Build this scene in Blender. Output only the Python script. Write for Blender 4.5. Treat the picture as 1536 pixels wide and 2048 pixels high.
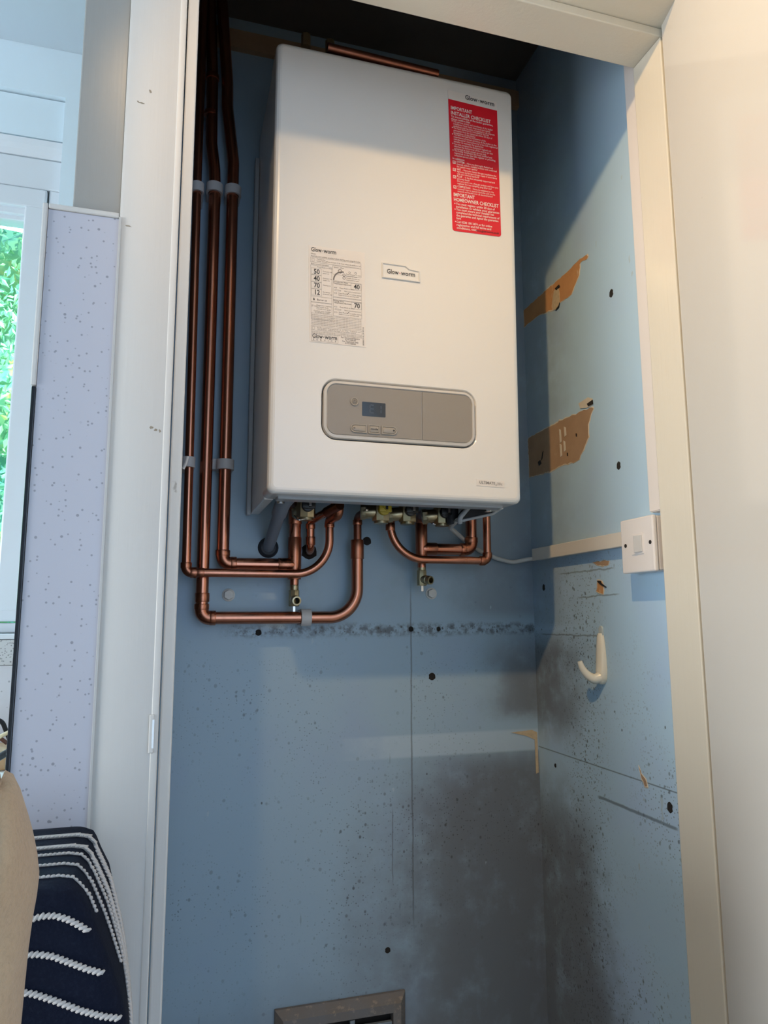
import bpy, bmesh, math, random
from mathutils import Vector, Matrix, Euler, noise
random.seed(7)
PI = math.pi
S = bpy.context.scene
for o in list(bpy.data.objects): bpy.data.objects.remove(o)
COL = S.collection

# ---------------------------------------------------------------- camera
CAM = Vector((-0.1303, -1.3271, 1.2001)); FPX = 1442.07
RV = (-0.145691121, -0.284331134, 0.0164673947)
_th = math.sqrt(sum(a*a for a in RV)); _k = Vector(RV)/_th
RW = Matrix.Rotation(_th, 3, _k) @ Matrix(((1,0,0),(0,0,-1),(0,1,0)))      # world -> (right, down, forward)
cd = bpy.data.cameras.new('camera'); co = bpy.data.objects.new('camera', cd); COL.objects.link(co)
cd.sensor_fit = 'HORIZONTAL'; cd.sensor_width = 36; cd.lens = 36*FPX/1536; cd.clip_start = .02
m3 = Matrix((RW[0], -RW[1], -RW[2])).transposed()
co.matrix_world = Matrix.Translation(CAM) @ m3.to_4x4()
S.camera = co

# ---------------------------------------------------------------- light and exposure
S.view_settings.view_transform = 'Standard'; S.view_settings.look = 'None'
S.view_settings.exposure = 0.0; S.view_settings.gamma = 1; S.view_settings.use_curve_mapping = False
W = bpy.data.worlds.new('daylight'); S.world = W; W.use_nodes = True
bg = W.node_tree.nodes['Background']; bg.inputs[0].default_value = (0.57, 0.75, 1.0, 1); bg.inputs[1].default_value = 2.15

def lamp(name, kind, loc, target, energy, color, **kw):
    d = bpy.data.lights.new(name, kind); d.energy = energy; d.color = color
    for k, v in kw.items(): setattr(d, k, v)
    o = bpy.data.objects.new(name, d); COL.objects.link(o); o.location = loc
    o.rotation_euler = (Vector(target)-Vector(loc)).to_track_quat('-Z', 'Y').to_euler()
    return o
# warm kitchen ceiling spot up and left of the camera
lamp('ceiling_spot', 'SPOT', (-0.30, -1.08, 2.31), (0.57, -0.54, 1.51), 43, (1.0, 0.64, 0.28),
     shadow_soft_size=0.018, spot_size=math.radians(84), spot_blend=1.0)
# daylight coming in at the kitchen window
lamp('window_daylight', 'AREA', (-1.2, 1.5, 3.4), (-0.9, -0.5, 0.9), 340, (0.45, 0.75, 1.0), shape='RECTANGLE', size=1.8, size_y=1.4)
# unseen area light added at the left as cool fill for frame and door
lamp('side_fill', 'AREA', (-2.7, -1.20, 1.05), (0.3, -0.3, 1.05), 54, (0.90, 0.94, 0.97), shape='RECTANGLE', size=0.7, size_y=1.2)
sun = lamp('sun', 'SUN', (9, -3.5, 9), (0, 0, 0), 9.0, (1.0, 0.95, 0.86), angle=.01)

# ---------------------------------------------------------------- pixel -> point helpers (camera calibration above)
def ray(u, v): return RW.transposed() @ Vector(((u-768)/FPX, (v-1024)/FPX, 1.0))
def onY(u, v, y): d = ray(u, v); return CAM + d*((y-CAM.y)/d.y)
def onX(u, v, x): d = ray(u, v); return CAM + d*((x-CAM.x)/d.x)
def onZ(u, v, z): d = ray(u, v); return CAM + d*((z-CAM.z)/d.z)

# ---------------------------------------------------------------- materials
class V:                                    # tiny node-expression wrapper
    def __init__(s, t, sock): s.t = t; s.s = sock
    def _m(s, op, b=None, c=None, clamp=False):
        n = s.t.nodes.new('ShaderNodeMath'); n.operation = op; n.use_clamp = clamp
        for i, x in enumerate((s, b, c)):
            if x is None: continue
            if isinstance(x, V): s.t.links.new(x.s, n.inputs[i])
            else: n.inputs[i].default_value = x
        return V(s.t, n.outputs[0])
    def __add__(s, b): return s._m('ADD', b)
    def __sub__(s, b): return s._m('SUBTRACT', b)
    def __mul__(s, b): return s._m('MULTIPLY', b)
    def sat(s): return s._m('ADD', 0.0, clamp=True)
    def max(s, b): return s._m('MAXIMUM', b)
    def min(s, b): return s._m('MINIMUM', b)
    def abs(s): return s._m('ABSOLUTE')
    def step(s, a, b):                      # smoothstep a..b
        n = s.t.nodes.new('ShaderNodeMapRange'); n.interpolation_type = 'SMOOTHSTEP'
        s.t.links.new(s.s, n.inputs[0]); n.inputs[1].default_value = a; n.inputs[2].default_value = b
        return V(s.t, n.outputs[0])
    def inv(s): return s._m('MULTIPLY', -1.0)._m('ADD', 1.0)
class Mat:
    def __init__(s, name, color, rough=.5, metal=0, **kw):
        s.m = bpy.data.materials.new(name); s.m.use_nodes = True; s.t = s.m.node_tree
        s.b = s.t.nodes['Principled BSDF']
        s.b.inputs['Base Color'].default_value = (*color, 1); s.b.inputs['Roughness'].default_value = rough; s.b.inputs['Metallic'].default_value = metal
        for k, v in kw.items(): s.b.inputs[k.replace('_', ' ')].default_value = v
        s.color = color; s.csock = None
        tc = s.t.nodes.new('ShaderNodeTexCoord'); s.co = tc.outputs['Object']
    def xyz(s):
        n = s.t.nodes.new('ShaderNodeSeparateXYZ'); s.t.links.new(s.co, n.inputs[0])
        return [V(s.t, o) for o in n.outputs]
    def scaled(s, sc):
        n = s.t.nodes.new('ShaderNodeMapping'); n.inputs['Scale'].default_value = sc; s.t.links.new(s.co, n.inputs[0]); return n.outputs[0]
    def noise(s, scale, detail=4, rough=.55, st=(1,1,1), off=0):
        n = s.t.nodes.new('ShaderNodeTexNoise'); n.inputs['Scale'].default_value = scale; n.inputs['Detail'].default_value = detail; n.inputs['Roughness'].default_value = rough
        mp = s.t.nodes.new('ShaderNodeMapping'); mp.inputs['Scale'].default_value = st; mp.inputs['Location'].default_value = (off, off*.7, off*1.3)
        s.t.links.new(s.co, mp.inputs[0]); s.t.links.new(mp.outputs[0], n.inputs['Vector']); return V(s.t, n.outputs['Fac'])
    def voro(s, scale, st=(1,1,1)):
        n = s.t.nodes.new('ShaderNodeTexVoronoi'); n.inputs['Scale'].default_value = scale
        s.t.links.new(s.scaled(st), n.inputs['Vector'])
        sp = s.t.nodes.new('ShaderNodeSeparateColor'); s.t.links.new(n.outputs['Color'], sp.inputs[0])
        return V(s.t, n.outputs['Distance']), V(s.t, sp.outputs[0]), V(s.t, sp.outputs[1])
    def mix(s, fac, color):                 # layer a colour over the base colour
        n = s.t.nodes.new('ShaderNodeMix'); n.data_type = 'RGBA'
        s.t.links.new(fac.s, n.inputs[0])
        if s.csock is None: n.inputs[6].default_value = (*s.color, 1)
        else: s.t.links.new(s.csock, n.inputs[6])
        n.inputs[7].default_value = (*color, 1); s.csock = n.outputs[2]
        s.t.links.new(s.csock, s.b.inputs['Base Color']); return s
    def bump(s, h, strength=.2, dist=.002):
        n = s.t.nodes.new('ShaderNodeBump'); n.inputs['Strength'].default_value = strength; n.inputs['Distance'].default_value = dist
        s.t.links.new(h.s, n.inputs['Height']); s.t.links.new(n.outputs[0], s.b.inputs['Normal']); return s
    def rough(s, v): s.t.links.new(v.s, s.b.inputs['Roughness']); return s

M = {}
def simple(name, color, rough=.5, metal=0, nscale=0, namp=.15, **kw):
    a = Mat(name, color, rough, metal, **kw)
    if nscale:
        a.mix((a.noise(nscale, 5)-.4).sat()*(namp*4), tuple(c*.6 for c in color))
    M[name] = a.m; return a

# painted woodwork: gloss cream with brush streaks, chips and scuffs
def wood_paint(name, color, streak=(60, 60, 1.2), rough=.2, bs=.25):
    a = Mat(name, color, rough); st = a.noise(3.0, 5, .6, streak)
    a.mix((a.noise(2.2, 4)-.45).sat()*.9, tuple(c*.88 for c in color))
    a.mix(a.noise(26, 6, .7, (1, 1, .5)).step(.70, .74)*.55, (.20, .17, .13))
    a.bump(st + a.noise(60, 3)*.25, bs, .0012); M[name] = a.m
wood_paint('cream_gloss', (.70, .66, .56))
wood_paint('door_gloss', (.70, .68, .63), (75, 75, 1.0), .06, .04)
wood_paint('left_gloss', (.67, .65, .615), rough=.5, bs=.15)
wood_paint('column_paint', (.37, .36, .335), (80, 80, .8), .3, .15)

# blue closet walls: paint + grime
def blue(name, right):
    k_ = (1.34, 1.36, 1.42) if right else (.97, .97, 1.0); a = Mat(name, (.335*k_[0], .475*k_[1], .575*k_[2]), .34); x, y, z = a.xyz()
    n1 = a.noise(3.2, 6, .6); n2 = a.noise(14, 6, .65); n3 = a.noise(70, 4, .6); nv = a.noise(9, 5, .6, (1, 1, .18))
    a.mix((n1-.35).sat()*1.1, (.355*k_[0], .465*k_[1], .540*k_[2]))
    a.mix((a.noise(6, 3, .5, off=3)-.5).sat()*1.6, (.31*k_[0], .395*k_[1], .58*k_[2]))
    grim = (.150, .156, .165) if right else (.130, .130, .137)
    if not right:
        wob = (n1-.5)*.34 + (n2-.5)*.14
        low = (x + wob - z*.30).step(-.06, .22)*(z + (n2-.5)*.06).step(.985, .90)            # lower right grime field
        low2 = (z + wob*.6 - x*.18).step(.62, .40)                                            # low edge above the vent
        cor = (x + wob*.5).step(.43, .53)*(z + (n2-.5)*.05).step(.99, 1.03)*(z + (n2-.5)*.1).step(1.22, 1.10)
        up = (x + wob*.6).step(.36, .50)*z.step(1.18, 1.22)*.5
        a.mix((low*.85).max(low2*.62).max(cor*.75).max(up)*(n2*.6 + nv*.4).step(.20, .52), grim)
        band = z.step(.940, .946)*z.step(.986, .980)*(x + (n2-.5)*.3).step(.12, .30)           # paler strip where a shelf batten sat
        a.mix(band*.75, (.46, .58, .67))
        ledge = (z + (n2-.5)*.016 - 1.178).abs().step(.017, .003)*x.step(-.06, .0)
        a.mix(ledge*n3.step(.40, .62)*.75, (.055, .055, .055))
        field = (n1.step(.42, .66)*(z + wob).step(1.22, 1.05)*.9).max(ledge)
        a.mix(((z - 1.29).abs().step(.11, .02))*(x - .14).abs().step(.30, .1)*n1.step(.45, .7)*.5, (.18, .23, .15))   # greenish bloom by the solder joints
        vs = ((x + (n2-.5)*.006 - .311).abs().step(.0022, .0006))*z.step(.62, .70)*z.step(1.30, 1.2)
        a.mix(vs*.65, (.09, .10, .11))
        a.mix(((x + (n2-.5)*.010 - .272).abs().step(.0015, .0004))*z.step(.72, .74)*z.step(.86, .84)*.6, (.09, .10, .11))
    else:
        wob = (n1-.5)*.22 + (n2-.5)*.12
        c1 = (y + wob).step(-.26, -.06)*z.step(1.13, 1.20).inv()*(z + wob*.3).step(.93, 1.02)
        c2 = (y + wob - z*.1).step(-.34, -.20)*(z + wob).step(.93, .80)
        c3 = (y + wob*.8).step(-.22, -.05)*z.step(1.16, 1.2)*.75
        low2 = (z + wob).step(.62, .40)*.6
        a.mix((c1*.85).max(c2*.85).max(c3*.55).max(low2)*(n2*.6 + nv*.4).step(.18, .50), grim)
        field = (n1.step(.42, .62)*.8).max((y + .17).abs().step(.10, .02)*.9)
        seam = (z + (y + .2)*.004 - .950).abs().step(.0016, .0004)
        a.mix(seam*.7, (.08, .10, .12))
        s2 = (z + (n2-.5)*.006 - .9005).abs().step(.0035, .001)*y.step(-.20, -.21)*y.step(-.41, -.40)
        a.mix(s2*.7, (.09, .12, .15))
        for zz, y0, y1 in ((1.281, -.10, -.29), (1.236, -.16, -.30), (1.168, -.02, -.25)):
            c = (z + (n2-.5)*.014 - zz).abs().step(.0022, .0004)*y.step(y0, y0-.02)*y.step(y1, y1+.02)
            a.mix(c*.6, (.12, .13, .14))
    d, r, g = a.voro(85, (1, 1, .8)); spots = d.step(.26, .12)*r.step(.70, .74)
    d2, r2, g2 = a.voro(230); sp2 = d2.step(.33, .2)*r2.step(.62, .70)
    a.mix(((spots.max(sp2*.9))*field*(z.step(1.36, 1.24) if right else 1.0)).sat()*.85, (.045, .045, .043))
    d3, r3, g3 = a.voro(26, (1, 1, .7)); low_only = z.step(1.30, 1.20); a.mix(d3.step(.050, .032)*r3.step(.6, .65)*low_only*.8, (.05, .055, .06))
    d4, r4, g4 = a.voro(42, (1, 1, .9)); a.mix((d4 + (n3-.5)*.18).step(.16, .08)*r4.step(.62, .66)*field.max(n1.step(.40, .5)*.6)*low_only*.6, (.07, .075, .08))
    d5, r5, g5 = a.voro(19, (3.5, 3.5, .5)); a.mix((d5 + (n3-.5)*.2).step(.12, .05)*r5.step(.72, .76)*low_only*.4, (.13, .16, .18))
    a.mix(a.noise(60, 3, .5, (1, 1, .35), 5).step(.735, .76)*.7, (.42, .52, .58))
    a.bump(n2*.5 + n3*.3, .22, .0015); M[name] = a.m
blue('blue_wall_back', False); blue('blue_wall_right', True)

# speckled laminate
def speckle(name, base, dark, scale, dens, thr=.16, bright=None):
    a = Mat(name, base, .28); d, r, g = a.voro(scale); d2, r2, g2 = a.voro(scale*.42)
    a.mix(d.step(thr, thr*.6)*r.step(1-dens, 1-dens+.02)*.75, dark)
    a.mix(d2.step(thr*.55, thr*.35)*r2.step(1-dens, 1-dens+.02)*.8, dark)
    a.mix((a.noise(5, 3)-.4).sat()*.35, tuple(c*.9 for c in base)); M[name] = a.m
speckle('speckled_laminate', (.56, .56, .625), (.25, .25, .29), 170, .55, .24)
speckle('granite_laminate', (.60, .60, .60), (.12, .12, .13), 260, .6, .42)
speckle('pale_laminate', (.70, .70, .74), (.30, .30, .33), 110, .3, .2)

simple('boiler_white', (.79, .785, .765), .22, nscale=2, namp=.02, Coat_Weight=.3, Coat_Roughness=.1)
a = Mat('boiler_cover', (.80, .79, .765), .24, Coat_Weight=.35, Coat_Roughness=.08); a.bump(a.noise(130, 2), .06, .0008); M['boiler_cover'] = a.m
simple('case_grey', (.42, .45, .48), .35, nscale=3)
simple('dark_inside', (.02, .022, .025), .6, nscale=8)
simple('panel_taupe', (.29, .265, .235), .38, nscale=40, namp=.03)
simple('rim_white', (.62, .60, .57), .25, nscale=4, namp=.02)
simple('screen_black', (.028, .040, .058), .12, nscale=6, namp=.05)
simple('segment_dim', (.075, .10, .14), .3, nscale=6)
simple('button_taupe', (.35, .32, .28), .35, nscale=30, namp=.03)
simple('ink_black', (.03, .03, .032), .5, nscale=20, namp=.02)
simple('ink_grey', (.22, .20, .19), .5, nscale=20, namp=.02)
simple('ink_red', (.62, .02, .04), .4, nscale=20, namp=.02)
simple('label_red', (.74, .012, .028), .35, nscale=6, namp=.03)
simple('label_white', (.80, .76, .72), .4, nscale=6, namp=.02)
simple('ink_white', (.86, .80, .76), .45, nscale=20, namp=.02)
# copper, slightly tarnished
def copper(name, c, r):
    a = Mat(name, c, r, 1.0); n = a.noise(38, 5, .65, (1, 1, .35)); n2 = a.noise(9, 4)
    a.mix((n-.50).sat()*1.5, (c[0]*.5, c[1]*.42, c[2]*.38)); a.mix((n2-.5).sat()*1.6, (c[0]*1.02, c[1]*.86, c[2]*.70))
    a.rough(n*.16 + (r-.07)); a.bump(n, .03, .0004); M[name] = a.m
copper('copper', (.58, .245, .155), .23); copper('copper_fitting', (.48, .19, .112), .28); copper('copper_dark', (.28, .11, .07), .36)
simple('brass', (.50, .41, .25), .33, 1.0, nscale=50, namp=.3)
simple('nickel', (.72, .70, .66), .25, 1.0, nscale=40, namp=.1)
simple('clip_white', (.60, .58, .57), .45, nscale=12, namp=.05)
simple('handle_black', (.012, .012, .012), .4, nscale=20)
simple('handle_yellow', (.55, .42, .03), .45, nscale=20, namp=.1)
simple('waste_grey', (.20, .235, .29), .45, nscale=10, namp=.06)
simple('rubber_dark', (.03, .035, .045), .6, nscale=20)
simple('cable_white', (.52, .53, .52), .5, nscale=30, namp=.1)
simple('pvc_white', (.74, .70, .67), .32, nscale=8, namp=.03)
simple('pvc_yellowed', (.72, .68, .61), .35, nscale=8, namp=.05)
simple('rocker_grey', (.56, .55, .53), .3, nscale=8, namp=.03)
simple('screw_dark', (.05, .045, .04), .5, .6, nscale=60)
simple('hook_ivory', (.80, .77, .66), .22, nscale=10, namp=.02)
simple('hook_clear', (.55, .62, .63), .2, nscale=20)
simple('bolt_paint', (.66, .66, .63), .5, nscale=120, namp=.12)
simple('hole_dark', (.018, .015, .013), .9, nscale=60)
a = Mat('torn_orange', (.56, .285, .115), .8); a.mix((a.noise(30, 5)-.42).sat()*1.6, (.42, .20, .08)); a.mix(a.noise(55, 4, .6, (1, 1, .3)).step(.66, .72)*.7, (.66, .50, .33)); a.bump(a.noise(120, 4), .4, .001); M['torn_orange'] = a.m
a = Mat('torn_brown', (.40, .265, .165), .8); a.mix((a.noise(22, 5)-.42).sat()*1.6, (.27, .17, .10)); a.mix(a.noise(45, 4, .6, (1, 1, .3)).step(.66, .72)*.7, (.60, .47, .33)); a.bump(a.noise(120, 4), .4, .001); M['torn_brown'] = a.m
simple('torn_edge', (.66, .60, .50), .8, nscale=90, namp=.2)
simple('plaster_crumb', (.58, .46, .30), .9, nscale=120, namp=.35)
simple('kraft_strip', (.38, .27, .17), .8, nscale=30, namp=.2)
a = Mat('vent_metal', (.19, .165, .145), .6); a.mix(a.noise(90, 5, .7).step(.55, .66)*.8, (.36, .29, .22)); a.mix((a.noise(10, 4)-.45).sat()*2, (.17, .20, .24)); a.bump(a.noise(140, 4), .5, .001); M['vent_metal'] = a.m
simple('vent_paint', (.22, .27, .31), .5, nscale=60, namp=.2)
simple('chip_brown', (.34, .29, .22), .8, nscale=300, namp=.3)
simple('upvc', (.72, .76, .80), .25, nscale=4, namp=.02)
simple('kitchen_paint', (.74, .86, .93), .45, nscale=5, namp=.05)
simple('ceiling_paint', (.56, .64, .70), .6, nscale=4, namp=.04)
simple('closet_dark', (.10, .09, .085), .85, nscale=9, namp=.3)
simple('floor_tile', (.24, .22, .20), .4, nscale=5, namp=.1)
simple('worktop_white', (.80, .79, .76), .3, nscale=14, namp=.05)
a = Mat('wood_board', (.52, .31, .15), .5); a.mix((a.noise(8, 5, .6, (1, 9, 1))-.4).sat()*1.8, (.33, .17, .07)); M['wood_board'] = a.m
simple('cable_black', (.012, .012, .014), .35, nscale=30)
simple('cable_brown', (.13, .05, .03), .45, nscale=30)
simple('cable_cream', (.60, .48, .30), .5, nscale=30)
simple('black_gloss', (.012, .013, .018), .12, nscale=6)
a = Mat('navy_cloth', (.006, .009, .022), .95, Specular_IOR_Level=.2); a.mix(a.noise(420, 3, .6).step(.45, .75)*.6, (.014, .019, .036)); a.bump(a.noise(500, 3), .5, .001); M['navy_cloth'] = a.m
simple('cord_white', (.62, .58, .55), .85, nscale=300, namp=.2)
a = Mat('tan_cloth', (.60, .40, .235), .9, Sheen_Weight=.2); a.mix(a.noise(420, 4, .7).step(.42, .7)*.45, (.45, .29, .17)); a.mix((a.noise(30, 4)-.45).sat()*1.0, (.68, .50, .32)); a.bump(a.noise(380, 4, .7), .8, .0012); M['tan_cloth'] = a.m
simple('leaf_green', (.10, .32, .08), .5, nscale=3, namp=.3)
a = Mat('leaf_mix', (.16, .40, .17), .5); a.mix(a.noise(2.5, 4).step(.5, .62), (.10, .34, .22)); a.mix(a.noise(5, 4, .5, off=9).step(.62, .7), (.48, .50, .12)); M['leaf_mix'] = a.m
simple('grass_green', (.10, .22, .05), .8, nscale=6, namp=.3)
g = bpy.data.materials.new('window_glass'); g.use_nodes = True; t = g.node_tree; b = t.nodes['Principled BSDF']
b.inputs['Base Color'].default_value = (.93, 1, .97, 1); b.inputs['Roughness'].default_value = .0; b.inputs['Transmission Weight'].default_value = 1; b.inputs['IOR'].default_value = 1.02
M['window_glass'] = g

# ---------------------------------------------------------------- mesh helpers
def link(name, me, mats, parent=None, smooth=False, matrix=None):
    o = bpy.data.objects.new(name, me); COL.objects.link(o)
    for m in (mats if isinstance(mats, (list, tuple)) else [mats]): me.materials.append(M[m])
    if parent is not None: o.parent = parent
    if smooth:
        for p in me.polygons: p.use_smooth = True
    return o
def obj(name, bm, mats, parent=None, smooth=False, sharp=38):
    bmesh.ops.recalc_face_normals(bm, faces=bm.faces)
    me = bpy.data.meshes.new(name); bm.to_mesh(me); bm.free()
    o = link(name, me, mats, parent, smooth)
    if smooth: me.set_sharp_from_angle(angle=math.radians(sharp))
    return o
def empty(name, loc=(0,0,0), rot=(0,0,0)):
    o = bpy.data.objects.new(name, None); o.empty_display_size = .05; COL.objects.link(o); o.location = loc; o.rotation_euler = rot; return o
def tag(o, label=None, cat=None, group=None, kind=None):
    if label: o['label'] = label
    if cat: o['category'] = cat
    if group: o['group'] = group
    if kind: o['kind'] = kind
    return o
def struct(name, bm, mats, parent=None, smooth=False):
    o = obj(name, bm, mats, parent, smooth)
    if parent is None: o['kind'] = 'structure'
    return o
def keep(o, parent):                                  # parent without moving
    o.parent = parent; o.matrix_parent_inverse = parent_matrix(parent).inverted(); return o
def parent_matrix(p): return Matrix.LocRotScale(p.location, p.rotation_euler, p.scale)
NB = bmesh.new
def box(bm, x0, x1, y0, y1, z0, z1, bev=0, seg=2, mi=0, mat=None):
    r = bmesh.ops.create_cube(bm, size=1); vs = r['verts']
    for v in vs: v.co = Vector((x0+(x1-x0)*(v.co.x+.5), y0+(y1-y0)*(v.co.y+.5), z0+(z1-z0)*(v.co.z+.5)))
    fs = set(f for v in vs for f in v.link_faces)
    for f in fs: f.material_index = mi
    if bev:
        es = list(set(e for v in vs for e in v.link_edges))
        r2 = bmesh.ops.bevel(bm, geom=es, offset=bev, segments=seg, affect='EDGES', profile=.5)
        for f in r2['faces']: f.material_index = mi
        vs = list(set(v for f in r2['faces'] for v in f.verts) | set(v for v in vs if v.is_valid))
    if mat is not None: bmesh.ops.transform(bm, matrix=mat, verts=[v for v in vs if v.is_valid])
    return vs
def tboxes(*a, **k):
    bm = NB()
    for q in a: box(bm, *q, **k)
    return bm
def fillet(pts, rads, n=10):
    out = []
    for i, p in enumerate(pts):
        p = Vector(p); r = rads[i] if isinstance(rads, (list, tuple)) else rads
        if i in (0, len(pts)-1) or r <= 0: out.append(p); continue
        a = (Vector(pts[i-1])-p); c = (Vector(pts[i+1])-p); la, lc = a.length, c.length; a.normalize(); c.normalize()
        ang = a.angle(c)
        if ang > PI-.02: out.append(p); continue
        tl = min(r/math.tan(ang/2), la*.49 if i > 1 else la*.98, lc*.49 if i < len(pts)-2 else lc*.98); rr = tl*math.tan(ang/2)
        cen = p + (a+c).normalized()*(rr/math.sin(ang/2)); s = p+a*tl-cen; e = p+c*tl-cen; tot = s.angle(e); ax = s.cross(e).normalized()
        for k in range(n+1): out.append(cen + Matrix.Rotation(tot*k/n, 3, ax) @ s)
    return out
def tube(bm, pts, r, seg=18, cap=True, mi=0, rfun=None):
    P = [Vector(p) for p in pts]; Q = [P[0]]
    for p in P[1:]:
        if (p-Q[-1]).length > 1e-6: Q.append(p)
    P = Q; n = len(P); T = []
    for i in range(n): T.append((P[min(i+1, n-1)]-P[max(i-1, 0)]).normalized())
    ref = Vector((0,0,1)) if abs(T[0].z) < .9 else Vector((0,1,0))
    N = (ref - T[0]*ref.dot(T[0])).normalized(); rings = []
    for i in range(n):
        N = (N - T[i]*N.dot(T[i])).normalized(); B = T[i].cross(N); rr = rfun(i/(n-1)) if rfun else (r[i] if isinstance(r, list) else r)
        rings.append([bm.verts.new(P[i] + (N*math.cos(2*PI*k/seg) + B*math.sin(2*PI*k/seg))*rr) for k in range(seg)])
    for i in range(n-1):
        for k in range(seg):
            f = bm.faces.new((rings[i][k], rings[i][(k+1) % seg], rings[i+1][(k+1) % seg], rings[i+1][k])); f.smooth = True; f.material_index = mi
    if cap:
        for q in (rings[0][::-1], rings[-1]): f = bm.faces.new(q); f.material_index = mi
    return bm
def cyl(bm, a, b, r, seg=20, mi=0, r2=None, bev=0):
    a, b = Vector(a), Vector(b); d = (b-a).normalized(); r2 = r if r2 is None else r2
    if bev: pts = [a, a+d*bev*.3, a+d*bev, b-d*bev, b-d*bev*.3, b]; rs = [r-bev, r-bev*.3, r, r2, r2-bev*.3, r2-bev]
    else: pts = [a, b]; rs = [r, r2]
    return tube(bm, pts, rs, seg, True, mi)
def prism(bm, pts2, fn, d0, d1, mi=0):                 # extrude a 2D outline; fn(x, z, d) -> point
    lo = [bm.verts.new(fn(p[0], p[1], d0)) for p in pts2]; hi = [bm.verts.new(fn(p[0], p[1], d1)) for p in pts2]; n = len(pts2)
    fs = [bm.faces.new(lo), bm.faces.new(hi[::-1])]
    for i in range(n): fs.append(bm.faces.new((lo[i], hi[i], hi[(i+1) % n], lo[(i+1) % n])))
    for f in fs: f.material_index = mi
    return hi
def rrect(x0, x1, z0, z1, r, n=8):
    o = []
    for cx, cz, a0 in ((x1-r, z1-r, 0), (x0+r, z1-r, 90), (x0+r, z0+r, 180), (x1-r, z0+r, 270)):
        for k in range(n+1): a = math.radians(a0+90*k/n); o.append((cx+r*math.cos(a), cz+r*math.sin(a)))
    return o
def ringface(bm, loops, mi=0, closelast=True):         # bridge successive loops of points
    L = [[bm.verts.new(p) for p in lp] for lp in loops]
    for a, b2 in zip(L, L[1:]):
        n = len(a)
        for i in range(n): f = bm.faces.new((a[i], a[(i+1) % n], b2[(i+1) % n], b2[i])); f.material_index = mi
    if closelast: f = bm.faces.new(L[-1]); f.material_index = mi
    return L
def text(bm, body, size, fn, mi=0, align='LEFT', bold=0, sx=1.0, space=1.0, width=None):
    c = bpy.data.curves.new('t', 'FONT'); c.body = body; c.size = size; c.align_x = align; c.resolution_u = 2; c.offset = bold*size; c.space_character = space
    o = bpy.data.objects.new('t', c); COL.objects.link(o)
    me = o.to_mesh()
    if width:
        xs = [v.co.x for v in me.vertices]; x0_ = min(xs); sx = width/(max(xs)-x0_)
        for v in me.vertices: v.co.x -= x0_
    vs = [bm.verts.new(fn(v.co.x*sx, v.co.y)) for v in me.vertices]
    for p in me.polygons:
        try: f = bm.faces.new([vs[i] for i in p.vertices]); f.material_index = mi
        except ValueError: pass
    o.to_mesh_clear(); bpy.data.objects.remove(o); bpy.data.curves.remove(c)
def flat(bm, pts, mi=0):
    f = bm.faces.new([bm.verts.new(p) for p in pts]); f.material_index = mi; return f

# ================================================================ THE SETTING
XR = 0.5737            # inside face of the closet's right wall
XJ = 0.548             # face of the right jamb lining
YF, YB = -0.509, -0.442  # front and back of the door stop
ZL = 2.070             # underside of the header
struct('wall_left', tboxes((-3.3, -3.2, -3.8, .3, 0, 2.489)), 'kitchen_paint'); struct('wall_right', tboxes((2.4, 2.5, -3.8, -.5, 0, 2.489)), 'kitchen_paint')
struct('light_blocker', tboxes((-3.3, -.30, -3.9, -3.8, 0, 2.489)), 'kitchen_paint')      # unseen wall piece added to block world light from behind left
struct('floor', tboxes((-3.2, 2.4, -3.8, .3, -.08, 0)), 'floor_tile')
struct('ceiling', tboxes((-3.3, 2.5, -3.8, .30, 2.49, 2.6)), 'ceiling_paint')
struct('wall_back', tboxes((-.149, XR+.05, 0, .06, 0, 2.40)), 'blue_wall_back')
struct('wall_right', tboxes((XR, XR+.05, YB, 0, 0, 2.40)), 'blue_wall_right')
struct('wall_left', tboxes((-.25, -.149, -.47, .30, 0, 2.489)), 'column_paint')
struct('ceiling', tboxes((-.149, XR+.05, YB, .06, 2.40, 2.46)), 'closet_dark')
struct('trim_1', tboxes((-.149, XR, -.012, -.0005, 2.326, 2.366)), 'kraft_strip')       # paper strip at the top of the back wall
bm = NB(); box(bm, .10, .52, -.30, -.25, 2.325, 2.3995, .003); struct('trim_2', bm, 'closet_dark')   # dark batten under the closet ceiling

# left of the opening: painted board, architrave, lining and door stop
struct('trim_3', tboxes((-.2545, -.2035, -.500, -.4705, 1.62, 2.489), bev=.0015), 'column_paint')
bm = NB(); box(bm, -.2030, -.1420, -.512, -.4705, 0, 2.489, .003); box(bm, -.1460, -.1385, -.5135, -.4705, 0, 2.489, .0015, 3)
struct('trim_4', bm, 'left_gloss', smooth=True)
for u, v, w, h in ((283, 206, .0042, .0012), (301, 183, .0020, .0028), (276, 203, .0014, .0012), (303, 855, .0022, .0022), (311, 860, .0026, .0018), (320, 862, .0016, .0024), (256, 452, .0050, .0010)):
    p = onY(u, v, -.512); bm = NB(); prism(bm, [(p.x+w*(.75+.3*math.sin(5*k+u))*math.cos(2*PI*k/9), p.z+h*(.75+.3*math.cos(4*k+v))*math.sin(2*PI*k/9)) for k in range(9)], lambda x, z, d: Vector((x, d, z)), -.5118, -.51225)
    obj('paint_chip', bm, 'chip_brown', bpy.data.objects['trim_4'])
struct('trim_5', tboxes((-.1372, -.1245, YF, -.40, 0, ZL+.02), bev=.002), 'left_gloss')
struct('shade_lining', tboxes((-.1485, -.1440, -.40, -.001, 0, 2.399)), 'closet_dark')         # dark lining added inside the left partition to cut bounce light
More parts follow.
